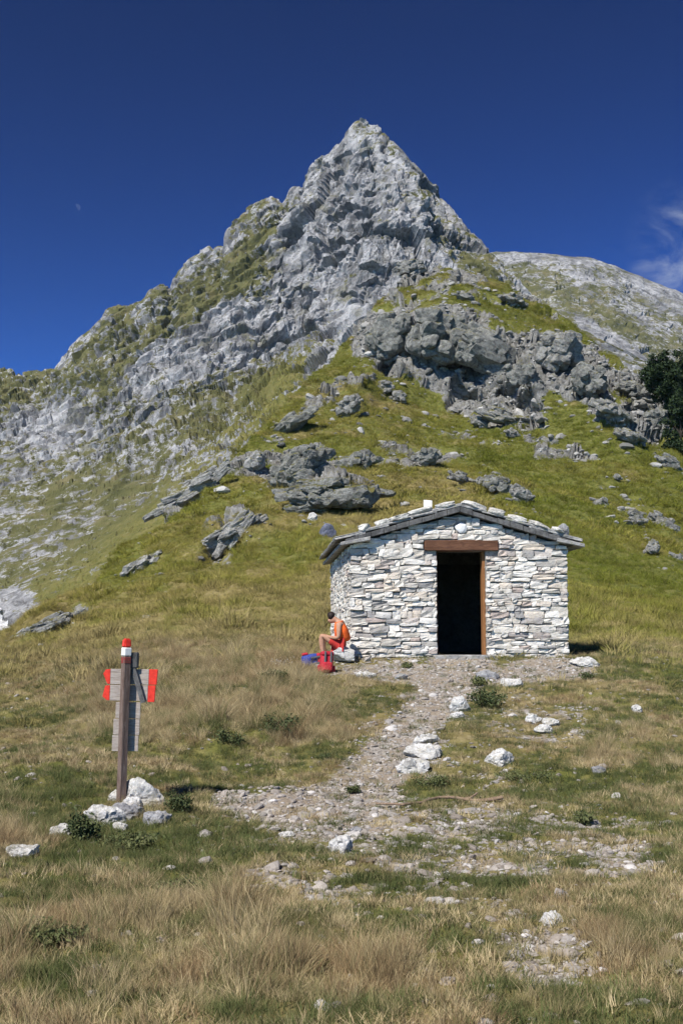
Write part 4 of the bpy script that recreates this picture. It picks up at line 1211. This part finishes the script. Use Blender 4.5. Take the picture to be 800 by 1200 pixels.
# ------------------------------------------------------------------ moon
me_bm = bmesh.new(); bmesh.ops.create_uvsphere(me_bm, u_segments=24, v_segments=16, radius=1)
for vv in me_bm.verts:
    if vv.co.x < 0: vv.co.x *= -.15
m, t, b = new_mat('moon_glow', 1)
em = t.nodes.new('ShaderNodeEmission')
t.links.new(n_ramp(t, n_noise(t, None, 1.2, 4), [(.35, (.035, .065, .19)), (.65, (.05, .085, .23))]), em.inputs[0]); em.inputs[1].default_value = 1.0  # sunlight on the moon and the sky's blue over it put into emission
t.links.new(em.outputs[0], t.nodes['Material Output'].inputs[0])
q = unproj(90.5, 243, 30000)
o = link('moon', bm_mesh('moon', me_bm), m, None, q, (0, R(-25), 0)); o.scale = (95, 95, 95)
tag(o, 'pale half moon in the deep blue sky', 'moon')

# ------------------------------------------------------------------ trees by the crag
def leaf_mat(name, a, b_, c):
    m, t, b = new_mat(name, .7)
    ge = t.nodes.new('ShaderNodeNewGeometry')
    t.links.new(n_ramp(t, ge.outputs['Random Per Island'], [(0, a), (.5, b_), (1, c)]), b.inputs['Base Color'])
    return m
M['dark_bark'] = plain('dark_bark', (.035, .028, .022), .9)
M['needle'] = leaf_mat('dark_leaves', (.010, .020, .007), (.018, .034, .011), (.034, .055, .018))
def tree(label, base, height, rx, rz_, seed, lobes):
    e = empty('tree', base); tag(e, label, 'tree', 'trees at the crag')
    r = random.Random(seed)
    tp = [((0, 0, -.5), .28), ((.1, 0, height * .3), .20), ((-.05, .1, height * .6), .13), ((0, 0, height * .85), .06)]
    ed = [(0, 1), (1, 2), (2, 3)]
    for k in range(7):
        a = k * 2.4; n0 = len(tp); src = 1 + k % 2
        p0 = tp[src][0]
        tp += [((p0[0] + math.cos(a) * rx * .4, p0[1] + math.sin(a) * rx * .4, p0[2] + height * .12), .07), ((p0[0] + math.cos(a) * rx * .75, p0[1] + math.sin(a) * rx * .75, p0[2] + height * .2), .03)]
        ed += [(src, n0), (n0, n0 + 1)]
    skin('trunk', tp, ed, M['dark_bark'], e, sub=1)
    g = np.random.default_rng(seed)
    cl = []
    for (cx, cz, sx, sz) in lobes:
        for k in range(58):
            a = g.normal(size=3); a /= np.linalg.norm(a); rr = g.uniform(.55, 1.0)
            cl.append((cx + a[0] * rr * sx, a[1] * rr * sx * .9, cz + a[2] * rr * sz))
    cl = np.array(cl)
    n = len(cl) * 110
    ci = np.repeat(np.arange(len(cl)), 110)
    pos = cl[ci] + g.normal(size=(n, 3)) * .26 * np.array((1, 1, .8))
    d1 = g.normal(size=(n, 3)); d1 /= np.linalg.norm(d1, axis=1, keepdims=True)
    d2 = np.cross(d1, g.normal(size=(n, 3))); d2 /= np.linalg.norm(d2, axis=1, keepdims=True)
    s1 = g.uniform(.11, .24, (n, 1)); s2 = s1 * .45
    q = np.stack([pos - d1 * s1, pos - d2 * s2, pos + d1 * s1, pos + d2 * s2], 1).reshape(-1, 3)
    link('crown', mesh_np('crown', q, np.arange(n * 4).reshape(-1, 4)), M['needle'], e)
p, d = ground_at(795, 512)
k_ = d / F
b1 = Vector(unproj(790, 500, p.y + 3))
tree('dark round topped tree on the crest above the layered boulders', b1, 95 * k_, 38 * k_, 1, 5,
     [(-2 * k_, 62 * k_, 40 * k_, 30 * k_), (-16 * k_, 68 * k_, 24 * k_, 22 * k_), (22 * k_, 55 * k_, 34 * k_, 32 * k_), (8 * k_, 40 * k_, 26 * k_, 18 * k_), (-4 * k_, 45 * k_, 30 * k_, 14 * k_), (4 * k_, 22 * k_, 16 * k_, 14 * k_)])
b2 = Vector(unproj(800, 578, p.y - 8))
tree('dark narrow tree at the frame edge below the round topped tree', b2, 110 * k_, 22 * k_, 1, 9,
     [(0, 70 * k_, 20 * k_, 40 * k_), (6 * k_, 35 * k_, 26 * k_, 24 * k_), (4 * k_, 100 * k_, 12 * k_, 16 * k_), (2 * k_, 12 * k_, 20 * k_, 16 * k_)])

# ------------------------------------------------------------------ small plants that stand out of the turf
M['shrub'] = leaf_mat('shrub_leaves', (.035, .048, .018), (.06, .078, .028), (.10, .115, .045))
M['herb'] = leaf_mat('herb_leaves', (.06, .075, .026), (.09, .105, .038), (.14, .145, .06))
M['thistle'] = leaf_mat('thistle_heads', (.30, .27, .22), (.48, .45, .40), (.62, .60, .56))
M['stalk'] = plain('plant_stalk', (.15, .12, .06), .9)
def plant(label, u, v, wp, hp, mt, seed, n=700, ls=.028):
    q, d = ground_at(u, v); k = d / F
    e = empty('shrub', (q.x, q.y + wp * k * .3, q.z - .01)); tag(e, label, 'shrub', 'small plants on the saddle')
    g = np.random.default_rng(seed)
    rx, h = wp * k * .56, hp * k * .72
    V, Fc, off = [], [], 0
    ns = 9
    tops = []
    for s in range(ns):
        a = g.uniform(0, 6.28); r_ = rx * .75 * math.sqrt(g.uniform()); x, y = math.cos(a) * r_, math.sin(a) * r_
        hh = h * g.uniform(.6, .95); tops.append((x, y, hh))
        for (dx, dy) in ((.004, 0), (0, .004)):
            V += [(x * .3 - dx, y * .3 - dy, 0), (x * .3 + dx, y * .3 + dy, 0), (x + dx * .5, y + dy * .5, hh), (x - dx * .5, y - dy * .5, hh)]
            Fc.append((off, off + 1, off + 2, off + 3)); off += 4
    link('stem', mesh_np('stem', np.array(V), np.array(Fc, np.int32)), M['stalk'], e)
    tops = np.array(tops)
    c = tops[g.integers(0, ns, n)]
    f = g.uniform(.25, 1.0, (n, 1)) ** .7
    pos = c * np.concatenate([.3 + .7 * f, .3 + .7 * f, f], 1) + g.normal(size=(n, 3)) * np.array((rx * .2, rx * .2, h * .08))
    pos[:, 2] = np.maximum(pos[:, 2], .01)
    d1 = g.normal(size=(n, 3)); d1[:, 2] = np.abs(d1[:, 2]); d1 /= np.linalg.norm(d1, axis=1, keepdims=True)
    d2 = np.cross(d1, g.normal(size=(n, 3))); d2 /= np.linalg.norm(d2, axis=1, keepdims=True)
    s1 = g.uniform(.5, 1.2, (n, 1)) * ls; s2 = s1 * .42
    qv = np.stack([pos - d1 * s1, pos - d2 * s2, pos + d1 * s1, pos + d2 * s2], 1).reshape(-1, 3)
    link('foliage', mesh_np('foliage', qv, np.arange(n * 4).reshape(-1, 4)), M[mt], e)
for i, a in enumerate([
    ('dark green bush below the doorstep beside the path', 572, 832, 52, 36, 'shrub', 900, .03),
    ('dark low plant between doorstep bush and the path stones', 560, 805, 34, 18, 'herb', 500, .028),
    ('small round green tuft against the wall left of the door', 478, 784, 20, 13, 'herb', 400, .022),
    ('dark green plant at the right front corner of the hut', 690, 798, 22, 16, 'shrub', 400, .024),
    ('green tussock below the lowest step stone', 505, 925, 46, 22, 'herb', 900, .02),
    ('small dark cushion plant left of the path', 411, 932, 20, 16, 'shrub', 500, .016),
    ('dark grey green bush on the bank left of the path', 330, 868, 42, 44, 'shrub', 1000, .024),
    ('low dark bush beside the red backpack bank', 318, 800, 40, 22, 'shrub', 700, .026),
    ('dry white headed thistle on the bank near the backpacks', 326, 786, 36, 24, 'thistle', 260, .016),
    ('dark green nettle clump left of the signpost rocks', 96, 990, 40, 50, 'shrub', 1100, .022),
    ('green herb clump in front of the signpost rocks', 140, 1000, 70, 30, 'herb', 1300, .02),
    ('dark bush right of the signpost rocks by the shadow', 212, 955, 40, 38, 'shrub', 1000, .02),
    ('green cushion at the right end of the gravel', 686, 968, 30, 22, 'herb', 600, .02),
    ('low green herbs right of the fallen branch', 620, 915, 80, 16, 'herb', 900, .02),
    ('dark green plant in the middle of the left bank', 268, 875, 34, 30, 'shrub', 700, .022),
    ('dark cushion plant at the path bend', 380, 890, 18, 12, 'shrub', 350, .016),
    ('green clump low in the left corner', 60, 1110, 90, 34, 'herb', 1500, .018),
    ('small green clump right of the nettles', 205, 1050, 50, 26, 'herb', 900, .018),
]):
    plant(a[0], a[1], a[2], a[3], a[4], a[5], 1000 + i, a[6], a[7])

# ------------------------------------------------------------------ grass
def blade_proto(name, n, h, wd_, spread, lean, seed, segs_=3, seed_heads=0):
    g = np.random.default_rng(seed)
    V, Fc, T = [], [], []
    for k in range(n):
        a = g.uniform(0, 6.283); rr = spread * math.sqrt(g.uniform(0, 1))
        bx, by = math.cos(a) * rr, math.sin(a) * rr
        hh = h * g.uniform(.45, 1.0); la = a + g.normal() * .9; ln = lean * g.uniform(.3, 1.2) * hh
        wa = g.uniform(0, 6.283); wx, wy = math.cos(wa) * wd_ * .5, math.sin(wa) * wd_ * .5
        o0 = len(V)
        for s in range(segs_ + 1):
            f = s / segs_
            cx = bx + math.cos(la) * ln * f ** 1.8; cy = by + math.sin(la) * ln * f ** 1.8; cz = hh * (f - .18 * lean * f * f) - .02
            k2 = (1 - f ** 1.6) if s < segs_ else 0.06
            V += [(cx - wx * k2, cy - wy * k2, cz), (cx + wx * k2, cy + wy * k2, cz)]
            T += [f, f]
        for s in range(segs_):
            q = o0 + 2 * s
            Fc.append((q, q + 1, q + 3, q + 2))
    me = mesh_np(name, np.array(V), np.array(Fc, np.int32), True, {'tip': np.array(T)})
    return me
def blade_mat():
    m = bpy.data.materials.new('grass_blades'); m.use_nodes = True
    t = m.node_tree; t.nodes.clear()
    col = n_attr(t, 'tint', 'INSTANCER', 'Color')
    tip = n_attr(t, 'tip', 'GEOMETRY', 'Fac')
    ge = t.nodes.new('ShaderNodeNewGeometry')
    rp = ge.outputs['Random Per Island']
    c2 = n_mix(t, n_range(t, rp, .55, 1.0, 0, .5), col, n_mix(t, .5, col, (.30, .25, .13)))
    c2 = n_mix(t, n_math(t, 'MULTIPLY', tip, .5), c2, n_mix(t, 1.0, c2, (1.35, 1.3, 1.3), 'MULTIPLY'))
    d = t.nodes.new('ShaderNodeBsdfDiffuse'); t.links.new(c2, d.inputs[0])
    va = t.nodes.new('ShaderNodeVectorMath'); va.operation = 'MULTIPLY_ADD'
    t.links.new(ge.outputs['Normal'], va.inputs[0]); va.inputs[1].default_value = (.55, .55, .55); va.inputs[2].default_value = (0, 0, .8)
    vn = t.nodes.new('ShaderNodeVectorMath'); vn.operation = 'NORMALIZE'; t.links.new(va.outputs[0], vn.inputs[0])
    t.links.new(vn.outputs[0], d.inputs['Normal'])
    tr = t.nodes.new('ShaderNodeBsdfTranslucent'); t.links.new(c2, tr.inputs[0])
    ms = t.nodes.new('ShaderNodeMixShader'); ms.inputs[0].default_value = .28
    t.links.new(d.outputs[0], ms.inputs[1]); t.links.new(tr.outputs[0], ms.inputs[2])
    o = t.nodes.new('ShaderNodeOutputMaterial'); t.links.new(ms.outputs[0], o.inputs[0])
    return m
M['blade'] = blade_mat()
def proto_coll(name, meshes, mat):
    c = bpy.data.collections.new(name)
    for i, me in enumerate(meshes):
        me.materials.append(mat)
        o = bpy.data.objects.new('%s_%02d' % (name, i), me)
        c.objects.link(o)
    return c
def scatter(name, label, cat, coll, pts, rot, scl, idx, tint):
    me = bpy.data.meshes.new(name)
    me.vertices.add(len(pts)); me.vertices.foreach_set('co', np.ascontiguousarray(pts, np.float32).ravel())
    a = me.attributes.new('rot', 'FLOAT_VECTOR', 'POINT'); a.data.foreach_set('vector', np.ascontiguousarray(rot, np.float32).ravel())
    a = me.attributes.new('scl', 'FLOAT_VECTOR', 'POINT'); a.data.foreach_set('vector', np.ascontiguousarray(scl, np.float32).ravel())
    a = me.attributes.new('idx', 'INT', 'POINT'); a.data.foreach_set('value', np.ascontiguousarray(idx, np.int32))
    a = me.attributes.new('tint', 'FLOAT_COLOR', 'POINT'); a.data.foreach_set('color', np.ascontiguousarray(np.concatenate([tint, np.ones((len(tint), 1))], 1), np.float32).ravel())
    o = link(name, me)
    ng = bpy.data.node_groups.new(name + '_nodes', 'GeometryNodeTree')
    ng.interface.new_socket('Geometry', in_out='INPUT', socket_type='NodeSocketGeometry')
    ng.interface.new_socket('Geometry', in_out='OUTPUT', socket_type='NodeSocketGeometry')
    gi = ng.nodes.new('NodeGroupInput'); go = ng.nodes.new('NodeGroupOutput')
    ip = ng.nodes.new('GeometryNodeInstanceOnPoints')
    ci = ng.nodes.new('GeometryNodeCollectionInfo'); ci.inputs['Collection'].default_value = coll
    ci.inputs['Separate Children'].default_value = True; ci.inputs['Reset Children'].default_value = True
    def na(nm, ty):
        n = ng.nodes.new('GeometryNodeInputNamedAttribute'); n.data_type = ty; n.inputs['Name'].default_value = nm
        return [s for s in n.outputs if s.enabled and s.name == 'Attribute'][0]
    e2r = ng.nodes.new('FunctionNodeEulerToRotation')
    ng.links.new(na('rot', 'FLOAT_VECTOR'), e2r.inputs[0])
    ng.links.new(gi.outputs[0], ip.inputs['Points']); ng.links.new(ci.outputs[0], ip.inputs['Instance'])
    ip.inputs['Pick Instance'].default_value = True
    ng.links.new(na('idx', 'INT'), ip.inputs['Instance Index'])
    ng.links.new(e2r.outputs[0], ip.inputs['Rotation']); ng.links.new(na('scl', 'FLOAT_VECTOR'), ip.inputs['Scale'])
    ng.links.new(ip.outputs[0], go.inputs[0])
    md = o.modifiers.new('scatter', 'NODES'); md.node_group = ng
    return tag(o, label, cat, None, 'stuff')

# cells of the ground sheet
A = GPd[:-1, :-1]; B = GPd[:-1, 1:]; D = GPd[1:, :-1]
carea = np.linalg.norm(np.cross(B - A, D - A), axis=-1)
cu_, cv_, cd_ = PU[:-1, :-1], PV[:-1, :-1], A[..., 1]
def sample(n, dens, seed):
    g = np.random.default_rng(seed)
    wgt = (carea * dens).ravel(); wgt = wgt / wgt.sum()
    k = g.choice(len(wgt), n, p=wgt)
    i, j = np.unravel_index(k, carea.shape)
    a, b_ = g.uniform(size=(2, n, 1))
    p = GPd[i, j] * (1 - a) * (1 - b_) + GPd[i, j + 1] * a * (1 - b_) + GPd[i + 1, j] * (1 - a) * b_ + GPd[i + 1, j + 1] * a * b_
    return p, i, j, g
hx, hy = np.array([math.cos(R(4.6)), math.sin(R(4.6))]), np.array([-math.sin(R(4.6)), math.cos(R(4.6))])
def clear_of_hut(P):
    q = P[..., :2] - np.array((hb.x, hb.y)); lx = q @ hx; ly = q @ hy
    return ~((np.abs(lx) < 2.25) & (ly > -.12) & (ly < 5.0))
ch = clear_of_hut(A)
for (cu0, cv0, ru0, rv0) in ((388, 780, 36, 18), (400, 770, 20, 22), (470, 782, 90, 12), (640, 784, 60, 14)):
    PATHG = np.maximum(PATHG, 1.2 * (1 - sstep(.6, 1.1, ell(PU, PV, cu0, cv0, ru0, rv0))))
pathc = PATHG[:-1, :-1]; rockc = ROCKG[:-1, :-1]; dryc = DRYG[:-1, :-1]
pn = fbm(A.reshape(-1, 3) * 1.3, 4, 33).reshape(carea.shape)
pn2 = fbm(A.reshape(-1, 3) * .35, 3, 35).reshape(carea.shape)
tall = sstep(0.35, 0.85, 0.50 + pn2 * .8 + pn * .7 + .45 * (1 - sstep(.6, 1.2, ell(cu_, cv_, 230, 1130, 330, 80))) + .3 * (1 - sstep(.6, 1.2, ell(cu_, cv_, 260, 810, 230, 60))) + .4 * (1 - sstep(.6, 1.2, ell(cu_, cv_, 730, 1110, 90, 40)))
             - .5 * (1 - sstep(.6, 1.2, ell(cu_, cv_, 540, 960, 260, 90))) - .2)
inview = (np.abs(A[..., 0]) < .35 * cd_ + 2.8)
pn3 = fbm(A.reshape(-1, 3) * 3.4, 3, 39).reshape(carea.shape)
bare = sstep(.28, .58, pathc + pn * .55 + pn3 * .55)
PAL = np.array([(.44, .37, .23), (.27, .175, .095), (.19, .17, .06), (.085, .115, .030), (.33, .27, .14)])
reg = fbm(A.reshape(-1, 3) * .75, 3, 37).reshape(carea.shape)
def tints(i, j, g, n, green_bias=0.0):
    dv = dryc[i, j] + g.normal(size=n) * .16 - green_bias
    x = np.clip(dv, 0, 1)
    c = np.empty((n, 3))
    lo, mid, hi = PAL[3], PAL[2], PAL[4]
    f = np.clip(x * 2, 0, 1)[:, None]; h = np.clip(x * 2 - 1, 0, 1)[:, None]
    c = lo * (1 - f) + mid * f
    c = c * (1 - h) + hi * h
    q = reg[i, j] + g.normal(size=n) * .06
    br = np.clip((q - .04) * 8, 0, 1)[:, None] * np.clip(x * 2 - .5, 0, 1)[:, None]
    st_ = np.clip((-q - .06) * 8, 0, 1)[:, None] * np.clip(x * 2 - .5, 0, 1)[:, None]
    c = c * (1 - br) + PAL[1] * br
    c = c * (1 - st_) + PAL[0] * st_
    return c * g.uniform(.75, 1.2, (n, 1))

fineP = proto_coll('tuft', [blade_proto('tuft', 46, .30, .0042, .10, .55, 900 + k) for k in range(4)] + [blade_proto('tuft', 60, .46, .0040, .12, .65, 910 + k, 4) for k in range(3)] + [blade_proto('tuft', 44, .10, .0048, .09, .7, 920 + k, 2) for k in range(3)], M['blade'])
# tall and short tufts of the meadow, gathered in clumps
tallR = np.clip(.30 + .36 * (1 - sstep(.5, 1.25, ell(cu_, cv_, 200, 1120, 330, 95))) + .85 * (1 - sstep(.6, 1.2, ell(cu_, cv_, 250, 820, 200, 70))) + .7 * (1 - sstep(.5, 1.2, ell(cu_, cv_, 735, 1105, 80, 36))) + .45 * (1 - sstep(.6, 1.2, ell(cu_, cv_, 730, 900, 60, 60)))
                + .35 * (1 - sstep(.6, 1.2, ell(cu_, cv_, 60, 960, 160, 60))) + .10 * (1 - sstep(.6, 1.2, ell(cu_, cv_, 620, 1190, 260, 40))) - .32 * (1 - sstep(.5, 1.2, ell(cu_, cv_, 540, 1000, 280, 130))), .08, 1.1)
CT = np.array([(.070, .090, .034), (.11, .13, .05), (.185, .172, .082), (.43, .355, .21), (.31, .25, .14), (.225, .16, .09)])
CH = np.array([.55, .50, .70, 1.0, 1.05, 1.0])
def clumps(p, i, j, g, bias=0.0):
    n = len(p)
    q = p * [1.35, 1.35, 0] + fbm(p * 1.1, 2, 44)[:, None] * .35 + [0, 0, .5]
    q[:, 2] = .5
    f1, f2, cid = worley(q, 71)
    s1, s2, sid = worley(np.stack([p[:, 0] * 3.2, p[:, 1] * 3.2, np.full(n, .5)], 1), 72)
    x = np.clip(.62 * cid + .38 * sid + (dryc[i, j] - .52) * .75 + bias - .02 + g.normal(size=n) * .04, 0, .999)
    k = np.searchsorted([.20, .36, .52, .74, .90], x)
    sh = (.45 + .55 * (1 - sstep(.15, .62, f1))) * (.75 + .35 * (1 - sstep(.1, .6, s1)))
    mixk = np.clip(k + g.integers(-2, 3, n) * (g.uniform(size=n) < .6), 0, 5)
    return k, CT[mixk] * g.uniform(.65, 1.35, (n, 1)), sh * CH[k]
p, i, j, g = sample(41000, inview * ch * (cd_ > 3.2) * (1 - sstep(22, 38, cd_)) * (1 - bare) * (0.2 + tallR) * np.clip(12 / cd_, .6, 1.6), 1)
k_c, tc_, sh = clumps(p, i, j, g)
tl = tallR[i, j] * sh
keep = g.uniform(size=len(p)) < np.clip(.25 + 1.1 * tl, 0, 1)
p, tc_, tl, k_c = p[keep], tc_[keep], tl[keep], k_c[keep]
n = len(p)
idx = np.where(g.uniform(size=n) < tl * .7, g.integers(4, 7, n), g.integers(0, 4, n))
s_ = (.24 + .72 * tl) * g.uniform(.65, 1.2, n)
scatter('grass', 'tall dry tufted grass of the meadow', 'grass', fineP, p, np.stack([g.normal(size=n) * .16, g.normal(size=n) * .16, g.uniform(0, 6.28, n)], 1), np.stack([s_ * 1.15, s_ * 1.15, s_], 1), idx, tc_)
p, i, j, g = sample(46000, inview * ch * (cd_ > 3.2) * (1 - sstep(22, 34, cd_)) * (1.05 - .90 * bare) * np.clip(12 / cd_, .6, 1.5), 2)
k_c, tc_, sh = clumps(p, i, j, g, -.16)
n = len(p); s_ = g.uniform(.45, 1.0, n)
scatter('turf', 'short green turf between the taller tufts', 'grass', fineP, p, np.stack([g.normal(size=n) * .2, g.normal(size=n) * .2, g.uniform(0, 6.28, n)], 1), np.stack([s_ * 1.3, s_ * 1.3, s_], 1), g.integers(7, 10, n), tc_)
# hillside
midP = proto_coll('hill_tuft', [blade_proto('hill_tuft', 34, .34, .013, .20, .8, 940 + k, 3) for k in range(4)], M['blade'])
HPAL = np.array([(.125, .15, .022), (.21, .205, .04), (.30, .25, .095)])
def htint(i, j, g, n):
    x = np.clip(dryc[i, j] * 1.25 + g.normal(size=n) * .14, 0, 1)
    f = np.clip(x * 2, 0, 1)[:, None]; h = np.clip(x * 2 - 1, 0, 1)[:, None]
    c = HPAL[0] * (1 - f) + HPAL[1] * f
    c = c * (1 - h) + HPAL[2] * h
    nr_ = (1 - sstep(24, 48, cd_[i, j]))[:, None] * np.clip(x * 1.6 - .25, 0, 1)[:, None] * .45
    c = c * (1 - nr_) + np.array((.34, .28, .165)) * nr_
    pv_ = 1 + .55 * fbm(A[i, j] * .30, 3, 45) + .35 * fbm(A[i, j] * .9, 2, 46)
    return c * g.uniform(.7, 1.25, (n, 1)) * pv_[:, None]
def tuss(i, j, g, n):
    f1, f2, cid = worley(np.stack([A[i, j][:, 0] * .55, A[i, j][:, 1] * .55, np.full(n, .5)], 1), 73)
    return (.55 + .75 * (1 - sstep(.1, .55, f1)) * (.4 + cid)) * g.uniform(.65, 1.25, n)
p, i, j, g = sample(40000, inview * ch * sstep(17, 34, cd_) * (1 - bare) * (cd_ < 75) * (1 - rockc), 3)
n = len(p); s_ = tuss(i, j, g, n)
scatter('hillside_grass', 'yellow green grass on the slope behind the hut', 'grass', midP, p, np.stack([R(12) + g.normal(size=n) * .15, g.normal(size=n) * .15, g.uniform(0, 6.28, n)], 1), np.stack([s_ * 1.2, s_ * 1.2, s_], 1), g.integers(0, 4, n), htint(i, j, g, n))
farP = proto_coll('far_tuft', [blade_proto('far_tuft', 26, .42, .035, .34, .9, 950 + k, 2) for k in range(4)], M['blade'])
p, i, j, g = sample(50000, inview * (cd_ > 70) * (1 - rockc) * (1 - rockc), 4)
n = len(p); s_ = tuss(i, j, g, n)
scatter('knoll_grass', 'green grass on the upper hillside and knoll', 'grass', farP, p, np.stack([R(12) + g.normal(size=n) * .15, g.normal(size=n) * .15, g.uniform(0, 6.28, n)], 1), np.stack([s_ * 1.2, s_ * 1.2, s_], 1), g.integers(0, 4, n), htint(i, j, g, n))
# gravel
def peb_mat():
    m, t, b = new_mat('pebbles', .9)
    c = n_attr(t, 'tint', 'INSTANCER', 'Color')
    t.links.new(n_mix(t, n_range(t, n_noise(t, n_pos(t), 60, 4), .4, .7, 0, .5), c, n_mix(t, 1.0, c, (.6, .58, .55), 'MULTIPLY')), b.inputs['Base Color'])
    return m
pebs = []
for k in range(6):
    v, f = rock_np(800 + k, 2, 9, .08, 0, .02)
    pebs.append(mesh_np('pebble', v * np.array((.5, .42, .30)), f))
pebP = proto_coll('pebble', pebs, peb_mat())
p, i, j, g = sample(13500, inview * ch * (cd_ > 3.5) * (cd_ < 24) * (bare ** 1.5 + .045) * np.clip(10 / cd_, .5, 1.5), 5)
n = len(p); s_ = np.exp(g.normal(size=n) * .55) * .034
s_ = np.clip(s_, .012, .16)
cc = np.array([(.25, .22, .19), (.33, .30, .27), (.46, .44, .42), (.28, .26, .24)])[g.choice(4, n, p=[.35, .3, .15, .2])]
scatter('gravel', 'loose pale gravel on the path', 'gravel', pebP, p, np.stack([g.normal(size=n) * .3, g.normal(size=n) * .3, g.uniform(0, 6.28, n)], 1), np.stack([s_, s_, s_ * .8], 1), g.integers(0, 6, n), cc * g.uniform(.8, 1.15, (n, 1)))

rubc = ROCKG[:-1, :-1] * .6 + .012 + .25 * sstep(.04, .3, rockc)
for row in OUT:
    rubc = np.maximum(rubc, .28 * (1 - sstep(.7, 1.35, ell(cu_, cv_, row[0], row[1] + row[3] * .35, row[2] * .65 + 5, row[3] * .6 + 4, row[4]))))
p, i, j, g = sample(6000, inview * (cd_ > 34) * rubc * np.clip(cd_ / 120, .25, 1.2) ** -1, 6)
n = len(p); s_ = np.clip(np.exp(g.normal(size=n) * .6) * .26, .08, 1.3) * np.clip(cd_[i, j] / 90, .5, 1.6)
cc = np.array([(.20, .195, .18), (.28, .275, .26), (.38, .375, .36), (.14, .14, .13)])[g.choice(4, n, p=[.35, .35, .12, .18])]
scatter('rubble', 'broken grey rubble strewn over the hillside', 'rubble', pebP, p, np.stack([g.normal(size=n) * .3, g.normal(size=n) * .3, g.uniform(0, 6.28, n)], 1), np.stack([s_, s_, s_ * .9], 1), g.integers(0, 6, n), cc * g.uniform(.8, 1.15, (n, 1)))

# ------------------------------------------------------------------ mountain air
bm = bmesh.new(); box_bm(bm, -2600, 2600, -60, 1800, -420, 500)
m = bpy.data.materials.new('haze'); m.use_nodes = True
t = m.node_tree; t.nodes.clear()
pv = t.nodes.new('ShaderNodeVolumePrincipled'); pv.inputs['Density'].default_value = 0.00004
pv.inputs['Color'].default_value = (.55, .75, 1.0, 1); pv.inputs['Anisotropy'].default_value = 0.0
ov = t.nodes.new('ShaderNodeOutputMaterial'); t.links.new(pv.outputs[0], ov.inputs['Volume'])
o = link('haze', bm_mesh('haze', bm), m)
tag(o, 'thin blue mountain air', 'haze', None, 'stuff')
